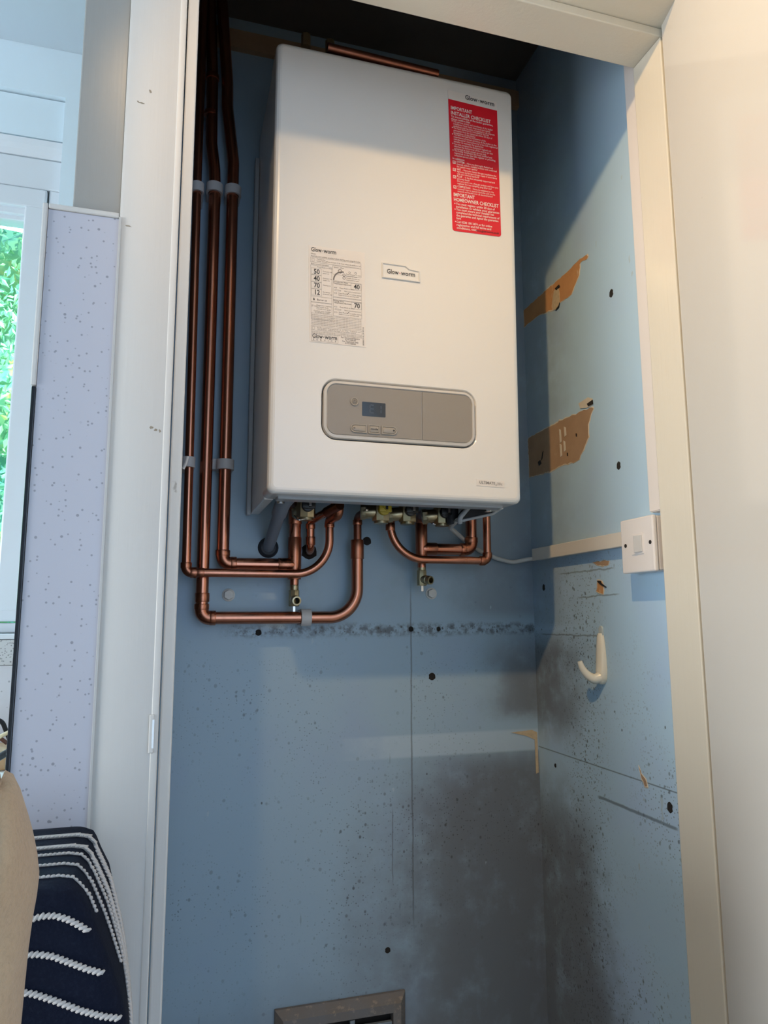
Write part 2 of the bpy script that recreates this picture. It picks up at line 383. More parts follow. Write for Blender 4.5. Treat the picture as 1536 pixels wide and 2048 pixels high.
# header
bm = NB(); box(bm, -.1240, XJ+.04, YF, YB, ZL, ZL+.014, .0015); box(bm, -.137, XJ+.06, -.56, YB, ZL+.015, ZL+.06, .002)
struct('trim_6', bm, 'cream_gloss')
struct('wall_front', tboxes((-.137, 2.4, -.50, -.4425, ZL+.061, 2.489)), 'left_gloss')
struct('wall_front', tboxes((XJ+.075, 2.4, -.50, -.4425, 0, ZL+.0605)), 'left_gloss')
# right jamb
struct('trim_7', tboxes((XJ, XJ+.072, YF, YB, 0, ZL-.0005), bev=.0015), 'cream_gloss')

# the open door, hinged on the right jamb
PHI = math.radians(194); dd = Vector((math.sin(PHI), math.cos(PHI), 0)); dn = Vector((-dd.y, dd.x, 0))   # dn points away from the room side
if dn.x < 0: dn = -dn
H = Vector((XJ+.002, -.5105, 0)); A = Matrix((dd, dn, Vector((0,0,1)))).transposed().to_4x4(); A.translation = H
bm = NB(); box(bm, 0, .64, 0.0, .036, .01, 2.20, .002, 2, mat=A)
door = struct('door_1', bm, 'door_gloss')
bm = NB(); 
for z in (.30, 1.75): cyl(bm, A @ Vector((-.004, .040, z)), A @ Vector((-.004, .040, z+.075)), .005)
obj('hinge', bm, 'brass', door)
# strike keep in the left stop
p = onY(312, 1468, -.5135)
bm = NB(); box(bm, -.1480, -.1425, -.5160, -.5122, p.z-.019, p.z+.020, .0012); box(bm, -.1448, -.1428, -.5165, -.5150, p.z-.014, p.z+.015, mi=1)
tag(obj('strike_plate', bm, ['left_gloss', 'nickel']), 'small painted-over strike plate let into the white door frame left of the closet', 'strike plate')

# ---- kitchen window wall, far left
YW = .30
def wz(u, v): return onY(u, v, YW)
wx1 = onY(131, 195, YW).x; wz1 = onY(131, 195, YW).z; wz0 = onY(40, 1278, YW).z; wx0 = -1.65
bm = NB(); box(bm, -3.3, wx0, YW+.0005, YW+.14, 0, 2.62); box(bm, wx1, -.251, YW+.0005, YW+.14, 0, 2.62); box(bm, wx0, wx1, YW+.0005, YW+.14, wz1, 2.62); box(bm, wx0, wx1, YW, YW+.14, 0, wz0)
struct('wall_far', bm, 'kitchen_paint')
ya = YW+.012
zb = onY(127, 291, ya).z; zc = onY(126, 318, ya).z; zs = onY(98, 379, ya+.01).z
zg = onY(51, 418, ya+.02).z; xg = onY(51, 418, ya+.02).x; xs = onY(98, 379, ya+.01).x; zgb = onY(10, 1218, ya+.02).z; zsb = onY(20, 1246, ya+.01).z
x0, x1 = wx0+.001, wx1-.001
struct('trim_8', tboxes((x0, x1, ya, YW+.1, zb+.008, wz1-.004), bev=.001), 'kitchen_paint')     # board over the window
bm = NB(); prism(bm, [(ya-.004, zb+.002), (ya+.03, zb+.002), (ya+.03, zc+.002), (ya+.014, zc+.002), (ya+.006, zc+.012), (ya, zb-.010)], lambda y, z, d: Vector((d, y, z)), x0, x1)
struct('trim_9', bm, 'upvc')
win = empty('window_1', ((x0+x1)/2, YW+.06, wz0)); win['kind'] = 'structure'
def wpart(name, bm, m): return keep(obj(name, bm, m), win)
bm = NB()
box(bm, x0, x1, ya+.014, YW+.1, zs, zc, .003); box(bm, x0, x1, ya+.014, YW+.1, wz0+.012, zsb, .003); box(bm, xs, x1, ya+.014, YW+.1, zsb, zs, .003); box(bm, x0, x0+.05, ya+.014, YW+.1, zsb, zs, .003)
wpart('window_frame', bm, 'upvc')
bm = NB(); g0 = .003
box(bm, x0+.05+g0, xs-g0, ya+.008, YW+.09, zg, zs-g0, .004); box(bm, x0+.05+g0, xs-g0, ya+.008, YW+.09, zsb+g0, zgb, .004); box(bm, xg, xs-g0, ya+.008, YW+.09, zgb-.004, zg+.004, .004); box(bm, x0+.05+g0, x0+.11, ya+.008, YW+.09, zgb-.004, zg+.004, .004)
box(bm, x0+.1, xg+.002, ya+.02, YW+.08, zg-.014, zg+.004, .002); box(bm, x0+.1, xg+.002, ya+.03, YW+.08, zg-.024, zg-.010, .002)
wpart('window_sash', bm, 'upvc')
wpart('glass_pane', tboxes((x0+.1, xg+.004, YW+.05, YW+.056, zgb-.004, zg-.006)), 'window_glass')
bm = NB(); box(bm, x0, x1, YW-.02, YW+.1, wz0, wz0+.011, .002); wpart('window_sill', bm, 'upvc')
zu = onY(30, 1330, YW-.02).z
tag(obj('upstand', tboxes((-2.6, -.256, YW-.022, YW-.001, zu, wz0-.001), bev=.002), 'granite_laminate'), 'grey speckled granite-look upstand strip directly under the window', 'upstand')
ZW = .945
tag(obj('splashback', tboxes((-2.6, -.256, YW-.010, YW-.001, ZW+.001, zu-.001), bev=.001), 'pale_laminate'), 'pale speckled splashback between the window upstand and the worktop', 'splashback')
bm = NB(); box(bm, -2.6, -.258, -.33, YW-.001, ZW-.04, ZW, .004)
wt = obj('worktop', bm, 'worktop_white'); tag(wt, 'bright white kitchen worktop below the window at the far left', 'worktop')
bm = NB(); box(bm, -2.6, -.258, -.29, YW-.01, .0, ZW-.041, .002)
tag(obj('base_cabinet', bm, 'worktop_white'), 'white base cabinet carrying the worktop under the window', 'cabinet')

# outside
struct('ground', tboxes((-6, 3, .5, 7, -.3, -.2)), 'grass_green')['kind'] = 'structure'
bm = NB()
for k in range(15000):
    ax = random.uniform(-2.4, -.2); az = random.uniform(.6, 3.4); dep = 2.3 + .45*noise.noise(Vector((ax*1.6, az*1.6, 2))) + random.uniform(0, .22)
    c = Vector((ax, dep, az)); q_ = random.uniform(.013, .030); e = Euler((random.uniform(-1, 1), random.uniform(-3, 3), random.uniform(-1, 1))).to_matrix()
    flat(bm, [c+e @ Vector(q)*q_ for q in ((-1, 0, 0), (-.3, .1, .45), (1, 0, 0), (-.3, .1, -.45))])
G = [[bm.verts.new((-3.2+.2*i, 2.62+.45*noise.noise(Vector(((-3.2+.2*i)*1.6, .2*j*1.6, 2))), -.2+.2*j)) for j in range(20)] for i in range(20)]
for i in range(19):
    for j in range(19): bm.faces.new((G[i][j], G[i+1][j], G[i+1][j+1], G[i][j+1]))
for k in range(9): tube(bm, [(-3+k*.42, 2.75, -.2), (-3+k*.42+.1, 2.7, 1.5), (-3+k*.42, 2.8, 3.2)], .035, 8)
tag(obj('hedge', bm, 'leaf_mix'), 'sunlit green leafy hedge seen through the kitchen window', 'hedge', kind='stuff')

# ================================================================ SPLASHBACK PANEL ON THE FRAME
sp = empty('laminate_panel', (-.24, -.505, 0)); tag(sp, 'white grey-speckled laminate panel with white edge trim left of the closet door frame', 'panel')
def P_(name, bm, m, par, **k): return keep(obj(name, bm, m, **k), par)
P_('board', tboxes((-.2775, -.2035, -.508, -.5005, .02, 1.652)), 'speckled_laminate', sp)
ztb = onY(73, 770, -.51).z
bm = NB(); box(bm, -.2775, -.2035, -.5105, -.5005, 1.6525, 1.6585, .0015); box(bm, -.2835, -.278, -.5105, -.5005, ztb, 1.6585, .0015); P_('edge_trim', bm, 'left_gloss', sp)
P_('joint_strip', tboxes((-.2033, -.2005, -.5135, -.5122, .02, 1.652), bev=.0004), 'rocker_grey', sp)
P_('black_edge', tboxes((-.2822, -.2779, -.5095, -.4705, .5, ztb-.001), bev=.001), 'black_gloss', sp)['label'] = 'glossy black edge strip'

# ================================================================ BOILER
TILT = 0.0206; D = 0.2655; ZB = 1.385
boiler = empty('gas_boiler', (0, -D, ZB), (TILT, 0, 0)); tag(boiler, 'white wall-hung combination boiler with red checklist label inside the blue closet', 'boiler')
def B(name, bm, m, par=None, **k):
    return obj(name, bm, m, par or boiler, **k)
BW, BH = .418, .740
# front cover: hollow tray with rounded edges and a recessed oval for the control panel
bm = NB(); cx0, cx1, cz0, cz1 = .0795, .3395, .0860, .1850; rr = .024
outer = []
def loop(x0, x1, z0, z1, r, y): return [Vector((p[0], y, p[1])) for p in rrect(x0, x1, z0, z1, r)]
L = ringface(bm, [loop(0, BW, 0, BH, .010, .062), loop(0, BW, 0, BH, .010, .009), loop(.0006, BW-.0006, .0006, BH-.0006, .0100, .0055), loop(.0026, BW-.0026, .0026, BH-.0026, .009, .0024), loop(.006, BW-.006, .006, BH-.006, .007, .0006), loop(.009, BW-.009, .009, BH-.009, .006, 0)], closelast=False)
inner = [loop(cx0, cx1, cz0, cz1, rr, 0), loop(cx0+.0008, cx1-.0008, cz0+.0008, cz1-.0008, rr, .0007), loop(cx0+.0032, cx1-.0032, cz0+.0032, cz1-.0032, rr-.002, .009)]
Li = ringface(bm, inner, closelast=False)
bmesh.ops.bridge_loops(bm, edges=[bm.edges.get((L[-1][i], L[-1][(i+1) % len(L[-1])])) for i in range(len(L[-1]))] + [bm.edges.get((Li[0][i], Li[0][(i+1) % len(Li[0])])) for i in range(len(Li[0]))])
ringface(bm, [loop(0, BW, 0, BH, .010, .062), loop(.002, BW-.002, .004, BH-.002, .008, .062), loop(.002, BW-.002, .002, BH-.002, .008, .012)], closelast=False)
bmesh.ops.remove_doubles(bm, verts=bm.verts, dist=1e-6)
cov = B('front_cover', bm, 'boiler_cover', smooth=True)
for p in cov.data.polygons:
    if p.area > 2e-4 or abs(p.normal.y) > .999: p.use_smooth = False
# casing with open underside
bm = NB(); bx0, bx1 = .0025, BW-.0025
box(bm, bx0, bx0+.016, .064, .262, -.001, BH-.002, .002); box(bm, bx1-.016, bx1, .064, .262, -.001, BH-.002, .002); box(bm, bx0+.0165, bx1-.0165, .064, .262, BH-.018, BH-.002, .002)
B('casing', bm, 'boiler_white')
B('backplate', tboxes((-.006, .0022, .245, .2625, -.004, BH-.05), (.4158, .424, .245, .2625, -.004, BH-.05), (.019, .399, .250, .2625, .04, BH-.02), bev=.0015), 'case_grey')
B('bottom_rail', tboxes((.004, BW-.004, .018, .060, .004, .012), (.02, BW-.02, .030, .058, -.004, .0035), bev=.0015), 'case_grey')
for x in (.030, .388):
    bm = NB(); ringface(bm, [[Vector((x+.006*math.cos(a), .064+.004+.005*math.sin(a), -.001)) for a in [2*PI*k/14 for k in range(14)]], [Vector((x+.006*math.cos(a), .068+.005*math.sin(a), -.006)) for a in [2*PI*k/14 for k in range(14)]]]); B('latch', bm, 'nickel')
B('chassis', tboxes((.019, .399, .066, .248, .050, .060)), 'dark_inside')
# control panel
cp = B('control_panel', (lambda b_: (ringface(b_, [loop(cx0+.0038, cx1-.0038, cz0+.0038, cz1-.0038, rr-.003, .009), loop(cx0+.0038, cx1-.0038, cz0+.0038, cz1-.0038, rr-.003, .001), loop(cx0+.0045, cx1-.0045, cz0+.0045, cz1-.0045, rr-.0035, -.0012), loop(cx0+.0085, cx1-.0085, cz0+.0085, cz1-.0085, rr-.008, -.0022), loop(cx0+.0098, cx1-.0098, cz0+.0098, cz1-.0098, rr-.009, .0004)], closelast=True), b_)[1])(NB()), 'rim_white', smooth=True, sharp=30)
fx0, fx1, fz0, fz1 = .0900, .3300, .0962, .1748; sx = .2440
def half(x0, x1, left, y):
    full = rrect(fx0, fx1, fz0, fz1, .0135, 8); pts = [p for p in full if (p[0] < sx if left else p[0] > sx)]
    if left: pts = [(x1, fz1)] + pts + [(x1, fz0)]
    else:
        q = [p for p in rrect(fx0, fx1, fz0, fz1, .0135, 8) if p[0] > sx]; pts = [(x0, fz0)] + q[len(q)//2:] + q[:len(q)//2] + [(x0, fz1)]
    return pts
bm = NB(); prism(bm, half(fx0, sx-.0006, True, 0), lambda x, z, d: Vector((x, d, z)), .003, -.0012)
fas = B('fascia', bm, 'panel_taupe', cp)
bm = NB(); prism(bm, half(sx+.0006, fx1, False, 0), lambda x, z, d: Vector((x, d, z)), .003, -.0012)
B('flap', bm, 'panel_taupe', cp)
bm = NB(); prism(bm, rrect(.1447, .1829, .1280, .1507, .0012, 3), lambda x, z, d: Vector((x, d, z)), .001, -.0016)
def seg(x, z, h, segs, w=.0011):
    q = dict(a=(x, x+h*.55, z+h, 0), g=(x, x+h*.55, z+h/2, 0), d=(x, x+h*.55, z, 0))
    for s_ in segs:
        if s_ in q: box(bm, q[s_][0]+w*.6, q[s_][1]-w*.6, -.0018, -.0015, q[s_][2]-w/2, q[s_][2]+w/2, mi=1)
        else:
            xx = x if s_ in 'fe' else x+h*.55; z0 = z+h/2 if s_ in 'fb' else z
            box(bm, xx-w/2, xx+w/2, -.0018, -.0015, z0+w*.5, z0+h/2-w*.5, mi=1)
seg(.1575, .1338, .0125, 'afegd'); seg(.1685, .1338, .0125, 'bc')
B('display', bm, ['screen_black', 'segment_dim'], cp)
def button(name, outline, cx, cz, glyph):
    bm = NB(); n = len(outline); c = Vector((cx, 0, cz))
    def sh(k, y): return [Vector((cx+(p[0]-cx)*k, y, cz+(p[1]-cz)*k)) for p in outline]
    def off(dx, y):
        xs = [p[0] for p in outline]; zs = [p[1] for p in outline]; w = (max(xs)-min(xs))/2; h = (max(zs)-min(zs))/2; mx = (max(xs)+min(xs))/2
        return [Vector((mx+(p[0]-mx)*(w-dx)/w, y, cz+(p[1]-cz)*(h-dx)/h)) for p in outline]
    ringface(bm, [off(0, -.0010), off(0, -.0030), off(.0008, -.0033), off(.0016, -.0030), off(.0020, -.0020), off(.0026, -.0030), off(.0032, -.0034)])
    o = B(name, bm, 'button_taupe', cp, smooth=True, sharp=50)
    if glyph:
        bm = NB(); glyph(bm); bmesh.ops.reverse_faces(bm, faces=bm.faces); o2 = B('glyph', bm, 'ink_black', None); o2.parent = None; o2.parent = cp; o2.name = 'button_mark'
    return o
zc_ = .1072; hh = .0072
def pill(x0, x1, left):
    o = []
    r = hh-.0004
    if left:
        for k in range(13): a = math.radians(90+180*k/12); o.append((x0+r+r*math.cos(a), zc_+r*math.sin(a)))
        o += [(x1, zc_-r), (x1, zc_+r)]
    else:
        for k in range(13): a = math.radians(-90+180*k/12); o.append((x1-r+r*math.cos(a), zc_+r*math.sin(a)))
        o += [(x0, zc_+r), (x0, zc_-r)]
    return o
yb = -.0035
button('button', pill(.1260, .1523, True), .139, zc_, lambda b_: box(b_, .1305, .1335, yb-.0003, yb, zc_-.0004, zc_+.0005))
button('button', rrect(.1546, .1738, zc_-hh, zc_+hh, .0014, 3), .1642, zc_, lambda b_: text(b_, 'mode', .0052, lambda x, y: Vector((.1642+x, yb-.0001, zc_-.0014+y)), align='CENTER', bold=.02))
button('button', pill(.1764, .2018, False), .189, zc_, lambda b_: (box(b_, .1945, .1975, yb-.0003, yb, zc_-.0004, zc_+.0005), box(b_, .19555, .19645, yb-.0003, yb, zc_-.0015, zc_+.0015)))
circ = lambda r, n=28: [(.1322+r*math.cos(2*PI*k/n), .1495+r*math.sin(2*PI*k/n)) for k in range(n)]
def pw(b_):
    for r0, r1, a0, a1 in ((.0024, .0029, 0, 360), (.0010, .0014, 120, 420)):
        for k in range(24):
            t0 = math.radians(a0+(a1-a0)*k/24); t1 = math.radians(a0+(a1-a0)*(k+1)/24)
            flat(b_, [Vector((.1322+r*math.cos(t_), yb-.0001, .1495+r*math.sin(t_))) for r, t_ in ((r0, t0), (r1, t0), (r1, t1), (r0, t1))])
    box(b_, .1319, .1325, yb-.0002, yb, .1496, .1512)
button('button', circ(.0064), .1322, .1495, pw)

# name badge: recessed plate with stepped top edge
BADGE = [(.1764, .3850), (.2170, .3848), (.2232, .3803), (.2412, .3785), (.2416, .3590), (.1768, .3592)]
def inset(P, d):
    n = len(P); c = Vector((sum(p[0] for p in P)/n, sum(p[1] for p in P)/n)); o = []
    for i in range(n):
        p = Vector(P[i]); a = (Vector(P[i-1])-p).normalized(); b2 = (Vector(P[(i+1) % n])-p).normalized(); bi = (a+b2)
        if bi.length < 1e-4: bi = c-p
        bi.normalize(); 
        if bi.dot(c-p) < 0: bi = -bi
        s = max(.35, math.sin(max(.3, a.angle(b2)/2))); o.append(tuple(p+bi*d/s))
    return o
bm = NB()
ringface(bm, [[Vector((p[0], .0002, p[1])) for p in BADGE], [Vector((p[0], -.0018, p[1])) for p in BADGE], [Vector((p[0], -.0026, p[1])) for p in inset(BADGE, .0007)], [Vector((p[0], -.0026, p[1])) for p in inset(BADGE, .0014)], [Vector((p[0], -.0006, p[1])) for p in inset(BADGE, .0026)]])
badge = B('name_badge', bm, 'boiler_cover')
def wm(b_, size, x, z, y, sx_=1.0, mi=0, mid=1, bold=.012):        # the two-word maker's mark with a centre dot
    maker(b_, lambda a, c: Vector((x+a, y, z+c)), size, sx_, mi, mid, bold)
def maker(b_, fn, size, width, mi=0, mid=0, bold=.012):
    text(b_, 'Glow', size, fn, mi, bold=bold, width=width*.415)
    flat(b_, [fn(width*.458+size*.075*math.cos(2*PI*i/14), size*.27+size*.075*math.sin(2*PI*i/14)) for i in range(14)], mid)
    text(b_, 'worm', size, lambda a, c: fn(a+width*.495, c), mi, bold=bold, width=width*.505)
bm = NB(); wm(bm, .0110, .1852, .3680, -.0011, .0478); B('lettering', bm, ['ink_black', 'ink_red'], badge)
# model plate
def quadfn(q, y):                             # q: TL, TR, BR, BL in cover coordinates; (u, v) with v down
    TL, TR, BR, BL = [Vector(p) for p in q]
    return lambda u, v: (lambda p: Vector((p.x, y, p.y)))((TL*(1-u)+TR*u)*(1-v) + (BL*(1-u)+BR*u)*v)
q = [(.3373, .0375), (.3865, .0362), (.3860, .0252), (.3371, .0268)]
bm = NB(); f0 = quadfn(q, -.0006); f1 = quadfn(q, .0002)
ringface(bm, [[f1(0, 0), f1(1, 0), f1(1, 1), f1(0, 1)], [f0(0, 0), f0(1, 0), f0(1, 1), f0(0, 1)]])
mp = B('model_sticker', bm, 'label_white')
bm = NB(); ft = quadfn(q, -.0009)
def ftext(b_, fn, body, u, v, size, W_, H_, mi=0, bold=0, sx=1.0, align='LEFT', space=1.0, width=None):   # text laid on a label quad, sizes in metres
    text(b_, body, size, lambda a, c: fn(u+a/W_, v-c/H_), mi, align, bold, sx, space, width)
ftext(bm, ft, 'ULTIMATE', .10, .66, .0068, .049, .011, bold=.01, width=.0275); ftext(bm, ft, '3', .675, .82, .0046, .049, .011, bold=.01); ftext(bm, ft, '30c', .74, .66, .0064, .049, .011, width=.0090)
B('lettering', bm, 'ink_grey', mp)

# red checklist label
q = [(.2945, .7155), (.3862, .7118), (.3895, .4612), (.3002, .4588)]; LW, LH = .0910, .2535
f0 = quadfn(q, -.0006); f1 = quadfn(q, .0002)
def labelshape(fn, u0, v0, u1, v1, r):
    pts = [fn(u0, v0), fn(u1, v0)]
    for k in range(7): a = math.radians(90*k/6); pts.append(fn(u1-r/LW*(1-math.cos(a)), v1-r/LH*(1-math.sin(a))))
    for k in range(7): a = math.radians(90*k/6); pts.append(fn(u0+r/LW*(1-math.sin(a)), v1-r/LH*(1-math.cos(a))))
    return pts
bm = NB(); ringface(bm, [labelshape(f1, 0, 0, 1, 1, .005), labelshape(f0, 0, 0, 1, 1, .005)])
red = B('checklist_label', bm, 'label_white'); red['label'] = 'red and white checklist label'
bm = NB(); ringface(bm, [labelshape(quadfn(q, -.0005), 0, .066, 1, 1, .005), labelshape(quadfn(q, -.0009), 0, .066, 1, 1, .005)]); B('red_field', bm, 'label_red', red)
ft = quadfn(q, -.0012)
def lab(y): return .066 + (y-230)/1640*.934
bm = NB()
def wl(y, body, u, size, bold=0, sx=1.0, mi=0, to=None): ftext(bm, ft, body, u, lab(y), size, LW, LH, mi, bold, sx, width=((to-u)*LW if to else None))
wl(356, 'IMPORTANT', .045, .0092, .018, to=.475); wl(420, 'INSTALLER CHECKLIST', .045, .0092, .018, to=.855)
s0 = .0050
wl(454, 'To ensure validity of the boiler guarantee,', .045, s0, .012, to=.90); wl(486, 'always confirm that:', .045, s0, .012, to=.43)
blk = [(515, ['The service access and conditions of the boiler', 'installation have been inspected and satisfy', 'guidelines and has been completed in all respects']),
 (598, ['You have explained to a homeowner that the', 'guarantee must be registered within 30 days of', 'installation of the boiler']),
 (680, ['You have informed the homeowner of the', 'importance of annual servicing of the boiler to the', "manufacturer's instructions by a Gas Safe registered", 'installer to maintain the guarantee']),
 (798, ['You have completed the Benchmark logbook and', 'informed the homeowner of the need to get this', 'completed at each annual service visit']),
 (882, ['The boiler installation has been notified and', 'registered on the Gas Safe register or prevailing', 'competent persons scheme'])]
for y, ls in blk:
    wl(y+2, '\u2022', .05, .0062, .03)
    for i, l in enumerate(ls): wl(y+i*29, l, .085, .0046, .004, to=.085+.0172*len(l))
wl(984, 'In addition:', .045, s0, .01)
chk = [(1018, 'SYSTEM', ['- Have you thoroughly flushed and', 'cleaned, added a suitable inhibitor and confirmed', 'the system water quality?']),
 (1110, 'GAS', ['- Have you tested the gas installation for', 'tightness and purged the gas supply in accordance', 'with the relevant standard?']),
 (1200, 'FLUE', ['- Is the flue adequately supported and', 'securely fixed?', 'Did you carry out a flue gas analysis and have you', 'replaced the test sampling plug after use?']),
 (1326, 'COMPLETION', ['- Have you explained to the', 'customer how to operate the boiler and use the', 'controls and handed over all documentation?'])]
for y, h_, ls in chk:
    wl(y, h_, .125, s0, .014, to=.125+.0262*len(h_))
    wl(y, ls[0], .125+.0262*len(h_)+.03, .0045, .004, to=.155+.0262*len(h_)+.0168*len(ls[0]))
    for i, l in enumerate(ls[1:]): wl(y+(i+1)*29, l, .125, .0045, .004, to=.125+.0168*len(l))
    u0, v0 = .045, lab(y-16)
    def rc(ua, ub, va, vb): flat(bm, [ft(ua, va), ft(ub, va), ft(ub, vb), ft(ua, vb)])
    w_, h2 = .060, .0215; e_ = .009
    rc(u0, u0+w_, v0, v0+.004); rc(u0, u0+w_, v0+h2-.004, v0+h2); rc(u0, u0+e_, v0, v0+h2); rc(u0+w_-e_, u0+w_, v0, v0+h2)
    flat(bm, [ft(u0+.016, v0+.010), ft(u0+.022, v0+.009), ft(u0+.029, v0+.014), ft(u0+.045, v0+.005), ft(u0+.048, v0+.008), ft(u0+.029, v0+.018)])
wl(1444, 'IMPORTANT', .045, .0092, .018, to=.475); wl(1504, 'HOMEOWNER CHECKLIST', .045, .0092, .018, to=.965)
fin = [(1546, ['You must register within 30 days of', 'installation to validate your guarantee']), (1616, ['You must ensure your installer has', 'completed the technical requirements of', 'the guarantee and signed the guarantee', 'form']), (1768, ['Call 0330 100 3474 or for online', 'registration and full terms and', 'conditions, visit:'])]
for y, ls in fin:
    wl(y+2, '\u2022', .05, .0066, .03)
    for i, l in enumerate(ls): wl(y+i*36, l, .085, .0056, .014, to=.085+.0228*len(l))
wl(1842, 'www.glow-worm.co.uk', .47, .0056, .014, 1, 1, to=.955)
B('lettering', bm, ['ink_white', 'ink_black'], red)
bm = NB(); ww = lambda size, u, v, fn, W_, H_, sx_: None
ft2 = quadfn(q, -.0009)
maker(bm, lambda a, c: ft2(.345+a/LW, .038-c/LH), .0118, .0545, 0, 0, .014)
B('header_lettering', bm, 'ink_black', red)

# white instruction label
q = [(.0564, .3976), (.1478, .3976), (.1508, .2397), (.0602, .2398)]; WW, WH = .0912, .1578
bm = NB(); f0 = quadfn(q, -.0006); f1 = quadfn(q, .0002)
ringface(bm, [[f1(0, 0), f1(1, 0), f1(1, 1), f1(0, 1)], [f0(0, 0), f0(1, 0), f0(1, 1), f0(0, 1)]])
wlab = B('instruction_label', bm, 'label_white')
ft = quadfn(q, -.0009); bm = NB()
def rect(u0, v0, u1, v1, t=.0030):
    for a in ((u0, v0, u1, v0+t*.6), (u0, v1-t*.6, u1, v1), (u0, v0, u0+t, v1), (u1-t, v0, u1, v1)): flat(bm, [ft(a[0], a[1]), ft(a[2], a[1]), ft(a[2], a[3]), ft(a[0], a[3])], 1)
def tx(body, u, v, size=.0034, bold=0, mi=1, sx=.9, align='LEFT'):
    w_ = len(body)*size*.46*sx if mi == 1 else None
    if w_ and align == 'LEFT': w_ = min(w_, max(.004, (.922-u)*WW))
    if align == 'CENTER' and w_: u -= w_/2/WW
    ftext(bm, ft, body, u, v, size, WW, WH, mi, bold, sx, 'LEFT', 1.0, w_)
# positions are fractions of the label, v down
maker(bm, lambda a, c: ft(.045+a/WW, .062-c/WH), .0100, .0400, 0, 0, .016)
tx('Notes:', .04, .093, .0032); tx('Read the instructions carefully before starting and using the boiler', .04, .116, .0031, .006, sx=.83)
rect(.03, .123, .93, .176); tx('Turning the', .14, .145, .003); tx('boiler on/off', .14, .164, .003); tx('Press and hold  O  for 3 sec, release the pushbutton off', .32, .160, .0029, sx=.8)
rect(.055, .133, .095, .167)
tx('Basic normal operation', .04, .198, .0031); rect(.03, .205, .40, .765); rect(.42, .182, .93, .275)
tx('Press Mode to select', .15, .226, .0029); tx('System off/on', .44, .205, .003)
for i, (n_, l1, l2) in enumerate((('50', 'Domestic hot', 'water on'), ('40', 'Domestic hot', 'water eco'), ('70', 'Heating on', ''), ('12', 'No demand', 'pressure bar'))):
    v0 = .235+i*.072; rect(.04, v0, .22, v0+.070); tx(n_, .085, v0+.058, .0112, .02, 0, .85); tx(l1, .245, v0+.03, .003); tx(l2, .245, v0+.05, .003)
    rect(.065, v0+.056, .072, v0+.061, .003)
rect(.03, .53, .40, .588); tx('Burner on', .14, .570, .0042, .012)
flat(bm, [ft(.085, .575), ft(.070, .562), ft(.082, .542), ft(.098, .562)], 0)
rect(.03, .592, .40, .705); tx('[F xx]', .045, .635, .0034); tx('Programme in memory', .13, .625, .0030); tx('and reset fault', .13, .643, .003); tx('Consult user guide', .13, .661, .003); tx('Contact your installer', .08, .684, .003); tx('or service provider', .10, .698, .003)
# dial picture
for k in range(12):
    a0, a1 = math.radians(180-8*k), math.radians(180-8*(k+1))
    flat(bm, [ft(.60+(r/WW)*math.cos(t_), .335-(r/WH)*math.sin(t_)) for r, t_ in ((.0140, a0), (.0162, a0), (.0162, a1), (.0140, a1))], 1)
for cu, cv, rr_ in ((.55, .235, .0035), (.62, .27, .0024), (.62, .30, .0024), (.72, .235, .0016), (.83, .235, .0018)):
    for k in range(14):
        a0, a1 = 2*PI*k/14, 2*PI*(k+1)/14
        flat(bm, [ft(cu+(r/WW)*math.cos(t_), cv-(r/WH)*math.sin(t_)) for r, t_ in ((rr_*.7, a0), (rr_, a0), (rr_, a1), (rr_*.7, a1))], 1)
for i, l in enumerate(('Press the button to select', 'Domestic hot water', 'Domestic hot water eco', 'Heating and hot water')): tx(l, .66, .262+i*.020, .0027, sx=.8)
for v0, num, h1 in ((.345, '40', 'Domestic Hot Water'), (.545, '70', 'Heating Water')):
    rect(.42, v0-.005, .93, v0+.165); rect(.74, v0, .925, v0+.068); tx(num, .795, v0+.056, .0112, .02, 0, .85)
    tx(h1, .43, v0+.012, .0032, .012); tx('Temperature Adjustment', .43, v0+.030, .0032, .012)
    tx('Press Mode to select', .54, v0+.072, .0029); tx('Select desired temperature', .62, v0+.10, .0028, sx=.8); tx('Press Mode', .52, v0+.128, .003); tx('\u2713', .655, v0+.13, .006, .02, 0); tx('to confirm setting', .71, v0+.128, .0028); tx('Return to normal operating mode', .52, v0+.146, .0028, sx=.82)
    rect(.44, v0+.062, .49, v0+.072, .003); rect(.45, v0+.088, .56, v0+.10, .003); rect(.44, v0+.118, .49, v0+.13, .003)
rect(.42, .515, .93, .540)
for i in range(7): tx('If the fault indicator flashes follow the user guide then call the service number before any work is done on the unit', .035, .725+i*.0165, .0026, 0, 1, .66)
rect(.03, .835, .93, .880); rect(.05, .842, .09, .873); tx('In the event', .14, .855, .003); tx('of a problem', .14, .871, .003); tx('Press and hold  O  1 + 0 for * 5 seconds and', .32, .856, .0029); tx('confirm the reset of the boiler control', .32, .872, .0028)
for i in range(2): tx('Do not cover the air inlets and keep the space around the boiler clear at all times for servicing', .035, .897+i*.014, .0026, 0, 1, .72)
rect(.03, .918, .50, .990); maker(bm, lambda a, c: ft(.05+a/WW, .958-c/WH), .0100, .0395, 0, 0, .016)
ftext(bm, ft, 'SERVICE', .06, .981, .0034, WW, WH, 1, .01, 1, 'LEFT', 2.55, .037)
for i, l in enumerate(('For Service & Repairs', '01773 828100', 'For Technical Help', '01773 828300')): tx(l, .72, .930+i*.019, .0035, .014, 1, .9, 'CENTER')
text(bm, '0020017176_01 07/14', .0033, lambda a, c: ft(.965-c/WW, .985-a/WH), 1, 'LEFT', .01)
B('lettering', bm, ['ink_black', 'ink_grey'], wlab)

